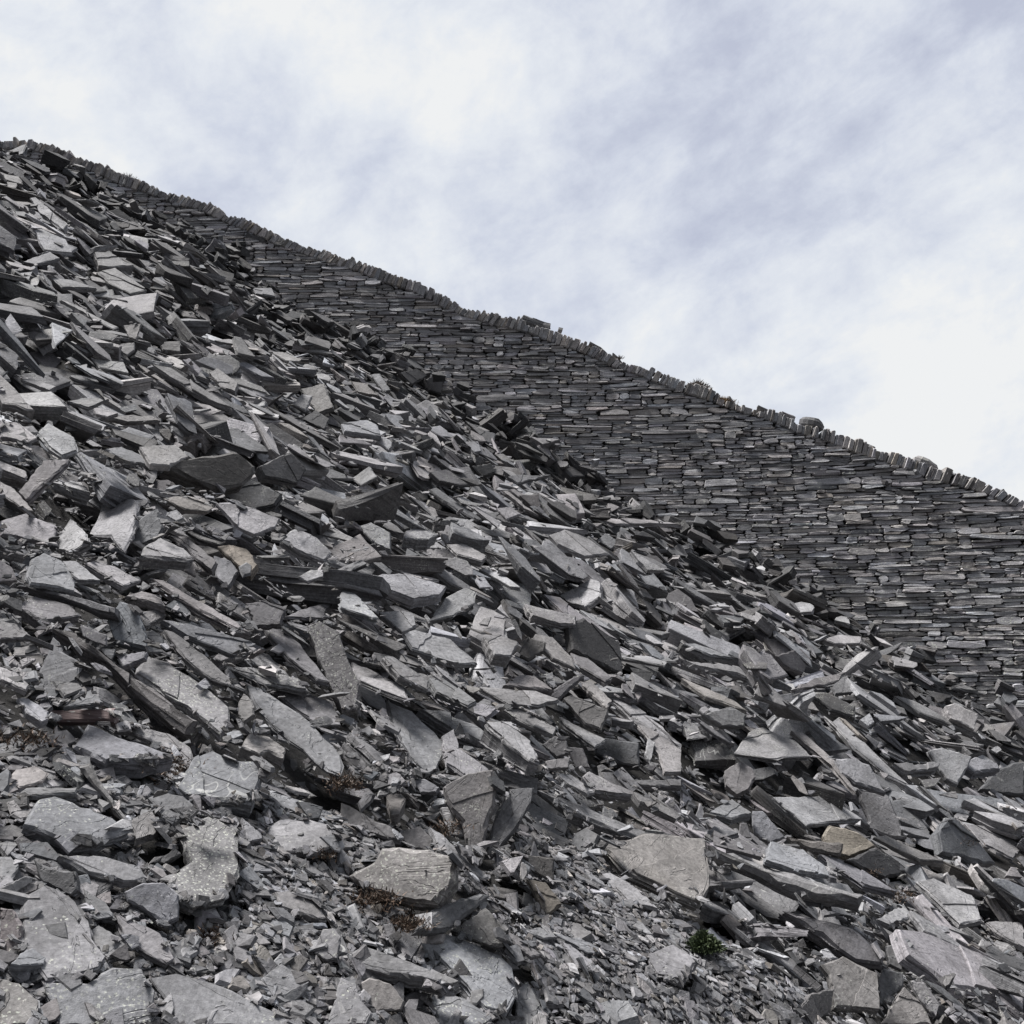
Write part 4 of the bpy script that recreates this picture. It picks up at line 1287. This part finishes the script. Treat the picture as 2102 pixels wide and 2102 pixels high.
# thin flat pieces bedded over the tops of the coping here and there
bed = Geo()
for q in range(46):
    x = rw.uniform(XA + .5, XB - .5); k = (float(ztop(x + .1)) - float(ztop(x - .1))) / .2
    r_ = rw; L = rw.uniform(.12, .34)
    v, li, lt = full_rock(ragged(rand_outline(rw) * [L, rw.uniform(.15, .3)], rw, L * .25, L * .02), rw.uniform(.02, .05), rw, 2, rw.normal(0, .2, 2), L / 2, flake=False)
    a = math.atan(k) + rw.normal(0, .10); ca, sa = math.cos(a), math.sin(a)
    V = v @ np.array([[ca, 0, sa], [0, 1, 0], [-sa, 0, ca]])
    z = float(ztop(x)) - .005; V = V + [x, float(wall_y(x, z)) + rw.uniform(.08, .2), z]
    bed.add(V, li, lt, rc=v + rw.uniform(-30, 30, 3), tint=grey(float(np.clip(rw.normal(.5, .15), .1, .9)), rw, .3))
child('coping_bedding', bed, M_WALL)

# ------------------------------------------------------------------ stones lying loose on the coping and on the wall face
def loose(px, py, L, Hh, Dp, ang, tone, lich, label, cat='rock', name='loose_stone', rnd=False, warm=0, lift=0.0, outw=0.0):
    p = on_wall(px / 1932, py / 1932)
    L, Hh = L * .88, Hh * .9
    r = np.random.default_rng(int(px * 7 + py))
    if rnd:
        rings = []
        m = 12
        a = np.linspace(0, 2 * math.pi, m, endpoint=False)
        rr = 1 + r.normal(0, .07, m)
        for f, zz in ((.45, .5), (.8, .40), (1, .1), (.97, -.3), (.7, -.5)):
            rings.append(np.c_[np.cos(a) * .5 * f * rr, np.sin(a) * .5 * f * rr, np.full(m, zz) + r.normal(0, .03, m)])
        v, li, lt = rings_to_mesh(rings)
        v = v * [L, Dp, Hh]
    else:
        P = ragged(rand_outline(r) * [L, Dp], r, L * .2, L * .015)
        v, li, lt = full_rock(P, Hh, r, 3, r.normal(0, .2, 2), L / 2)
    ca, sa = math.cos(ang), math.sin(ang)
    R = np.array([[ca, 0, -sa], [0, 1, 0], [sa, 0, ca]])
    Rx = np.array([[1, 0, 0], [0, math.cos(outw), -math.sin(outw)], [0, math.sin(outw), math.cos(outw)]])
    F = R @ Rx
    g = Geo(); g.add(v, li, lt, rc=v + r.uniform(-30, 30, 3), tint=grey(tone, r, lich, warm))
    o = build(name, g, M_WALL, matrix=mat4(F, p + [0, .14 - outw * .4, lift - (.085 if outw == 0 else 0)]))
    return tag(o, label, cat, kind='thing')
loose(1012, 590, .58, .10, .3, -.42, .36, .1, 'dark grey slab lying flat on the wall coping, middle of the picture', 'slate slab', 'slate_slab')
loose(1052, 612, .22, .07, .04, 1.3, .5, .1, 'small upright shard sticking up from the coping right of the flat slab', 'slate shard', 'slate_shard')
loose(1130, 640, .40, .07, .3, -.35, .4, .2, 'thin dark slab capping the coping between the flat slab and the heather tuft', 'slate slab', 'slate_slab')
loose(1535, 785, .40, .19, .32, -.30, .27, .1, 'dark dome-shaped boulder sitting on the coping at right', 'boulder', 'boulder', True)
loose(1487, 768, .30, .07, .25, -.35, .6, .2, 'pale flat slab on the coping left of the dome-shaped boulder', 'slate slab', 'slate_slab')
loose(1445, 757, .26, .05, .25, -.3, .35, .1, 'thin dark slab on the coping beside the brown grass', 'slate slab', 'slate_slab')
loose(1750, 862, .44, .16, .3, -.50, .62, .6, 'pale lichened oblong boulder on the coping near the right edge', 'boulder', 'boulder', True)
loose(1697, 850, .36, .08, .3, -.30, .36, .1, 'dark slab on the coping left of the pale oblong boulder', 'slate slab', 'slate_slab')
loose(1794, 874, .17, .09, .2, -.3, .5, .2, 'small squared stone right of the pale oblong boulder', 'rock', 'loose_stone')
loose(1835, 888, .26, .10, .25, -.2, .3, .1, 'dark stone jutting from the coping nearest the right edge', 'rock', 'loose_stone')
loose(1280, 708, .36, .07, .3, -.35, .33, .1, 'dark slab under the twiggy heather on the coping', 'slate slab', 'slate_slab')
loose(1622, 826, .30, .07, .3, -.45, .35, .1, 'dark slab on the coping between the dome-shaped and pale boulders', 'slate slab', 'slate_slab')
loose(1708, 905, .32, .13, .2, .02, .55, .3, 'pale round-cornered block set proud in the wall face, right', 'slate block', 'slate_block', outw=.15)
loose(1742, 897, .34, .05, .16, -.80, .62, .3, 'pale slab fallen askew over the proud pale block', 'slate slab', 'slate_slab', outw=.25)
loose(1590, 868, .40, .07, .2, -.42, .5, .1, 'light slab slipped down the wall face under the dome-shaped boulder', 'slate slab', 'slate_slab', outw=.2)
loose(1678, 908, .38, .06, .2, -.35, .28, .1, 'dark slab slipped onto the wall face left of the proud pale block', 'slate slab', 'slate_slab', outw=.2)
loose(948, 628, .32, .05, .2, -.5, .34, .1, 'dark slab slipped below the coping left of the flat coping slab', 'slate slab', 'slate_slab', outw=.2)
loose(1130, 692, .22, .04, .16, -.9, .75, .2, 'small whitish shard lodged in the wall face below the coping, centre', 'slate shard', 'slate_shard', outw=.2)
loose(1765, 920, .22, .10, .2, -.1, .42, .2, 'grey stone lodged right of the fallen askew slab', 'rock', 'loose_stone', outw=.1)
loose(490, 447, .50, .10, .25, -.4, .22, 0, 'dark wedge slipped below the coping, upper left', 'slate block', 'slate_block', outw=.2)
loose(350, 393, .45, .09, .22, -.4, .22, 0, 'dark flat stone slipped below the coping near the left grass tuft', 'slate slab', 'slate_slab', outw=.2)

# ------------------------------------------------------------------ plants
def tuft(name, p, rad, hgt, n, blade, wid, mat, label, cat, seed, droop=.3, group=None):
    r = np.random.default_rng(seed)
    g = Geo()
    for _ in range(n):
        a = r.uniform(0, 2 * math.pi); q = abs(r.normal(0, .5)) ; q = min(q, 1.15)
        b0 = np.array([math.cos(a) * q * rad, math.sin(a) * q * rad * .8, r.uniform(-.02, .3) * hgt * (1 - q * .6)])
        out = np.array([math.cos(a) * q, math.sin(a) * q, r.uniform(.5, 1.2)]) + r.normal(0, droop, 3)
        out = unit(out); L = blade * r.uniform(.5, 1.3) * (1.1 - .5 * q)
        sd = unit(np.cross(out, r.normal(0, 1, 3))) * wid * r.uniform(.6, 1.3)
        mid = b0 + out * L * .55; tip = b0 + out * L + np.array([0, 0, -droop * L * .3])
        v = np.array([b0 - sd * .4, b0 + sd * .4, mid + sd, tip, mid - sd])
        g.add(v, np.array([0, 1, 2, 3, 4]), np.array([5]), tint=(.1, .1, .1, r.random() ** 1.3))
    o = build(name, g, mat)
    o.location = tuple(float(c) for c in p)
    return tag(o, label, cat, group, 'thing')

def ground_at(px, py, lift=.0):
    u, v = px / 1932, py / 1932
    t = hit_ground(u, v)
    return ray(u, v) * t + [0, 0, lift]
p = ground_at(1325, 1790, -.01)
s_ = p[1] / (FOC * 1932)
tuft('green_plant', p + [0, -.03, .01], 30 * s_, 85 * s_, 3400, .026, .0030, M_GREEN, 'small bushy bright green plant on the gravel, lower right', 'plant', 3, .5)
def on_top(px, py, dz=-.035, dy=.12):
    return on_wall(px / 1932, py / 1932) + [0, dy, dz]
tuft('heather_tuft', on_top(235, 338), .20, .16, 420, .17, .005, M_HEATH, 'grey-brown bushy tuft growing on the coping at upper left', 'plant', 4, .5)
tuft('heather_tuft', on_top(1318, 726), .18, .14, 420, .14, .005, M_HEATH, 'dark twiggy tuft growing on the coping, right of centre', 'plant', 5, .5)
tuft('grass_clump', on_top(1366, 752), .20, .06, 500, .10, .004, M_STRAW, 'patch of straw-brown grass in the gap of the coping', 'grass clump', 6, .5)
tuft('grass_clump', on_top(1170, 672, -.04, .04), .06, .05, 90, .07, .003, M_HEATH, 'wisp of thin dead stems on the coping in mid picture', 'grass clump', 7, .3)
moss = Geo(); rm = np.random.default_rng(8)
for (px, py, rx, ry, n) in ((325, 1450, 42, 26, 900), (700, 1700, 60, 22, 700), (770, 1745, 40, 22, 500), (650, 1480, 34, 16, 500), (40, 1400, 60, 22, 500), (400, 1770, 34, 18, 260),
                            (620, 1610, 34, 14, 200), (840, 1565, 40, 20, 260), (1700, 1690, 30, 12, 260), (1830, 1590, 24, 10, 160), (1650, 1645, 20, 8, 120)):
    t = hit_ground(px / 1932, py / 1932)
    for _ in range(n):
        a, b = rm.normal(0, .5, 2)
        d = ray((px + a * rx) / 1932, (py + b * ry) / 1932)
        q = d * t
        gsl = (.33, -.2)
        # slide the point down to the surface along the line of the slope
        tt = t
        for _k in range(6):
            q = d * tt; e = q[2] - float(hz(q[0], q[1])); tt += e * 1.0
            tt = min(max(tt, t * .9), t * 1.12)
        o = unit(rm.normal(0, 1, 3) * [1, 1, .5] + [0, 0, .9]); L = rm.uniform(.006, .022); sd = unit(np.cross(o, rm.normal(0, 1, 3))) * .0022
        v = np.array([q - sd, q + sd, q + o * L])
        moss.add(v, np.array([0, 1, 2]), np.array([3]), tint=(.1, .1, .1, rm.random()))
tag(build('moss', moss, M_MOSS), kind='stuff')
print("objects", len(sc.objects))
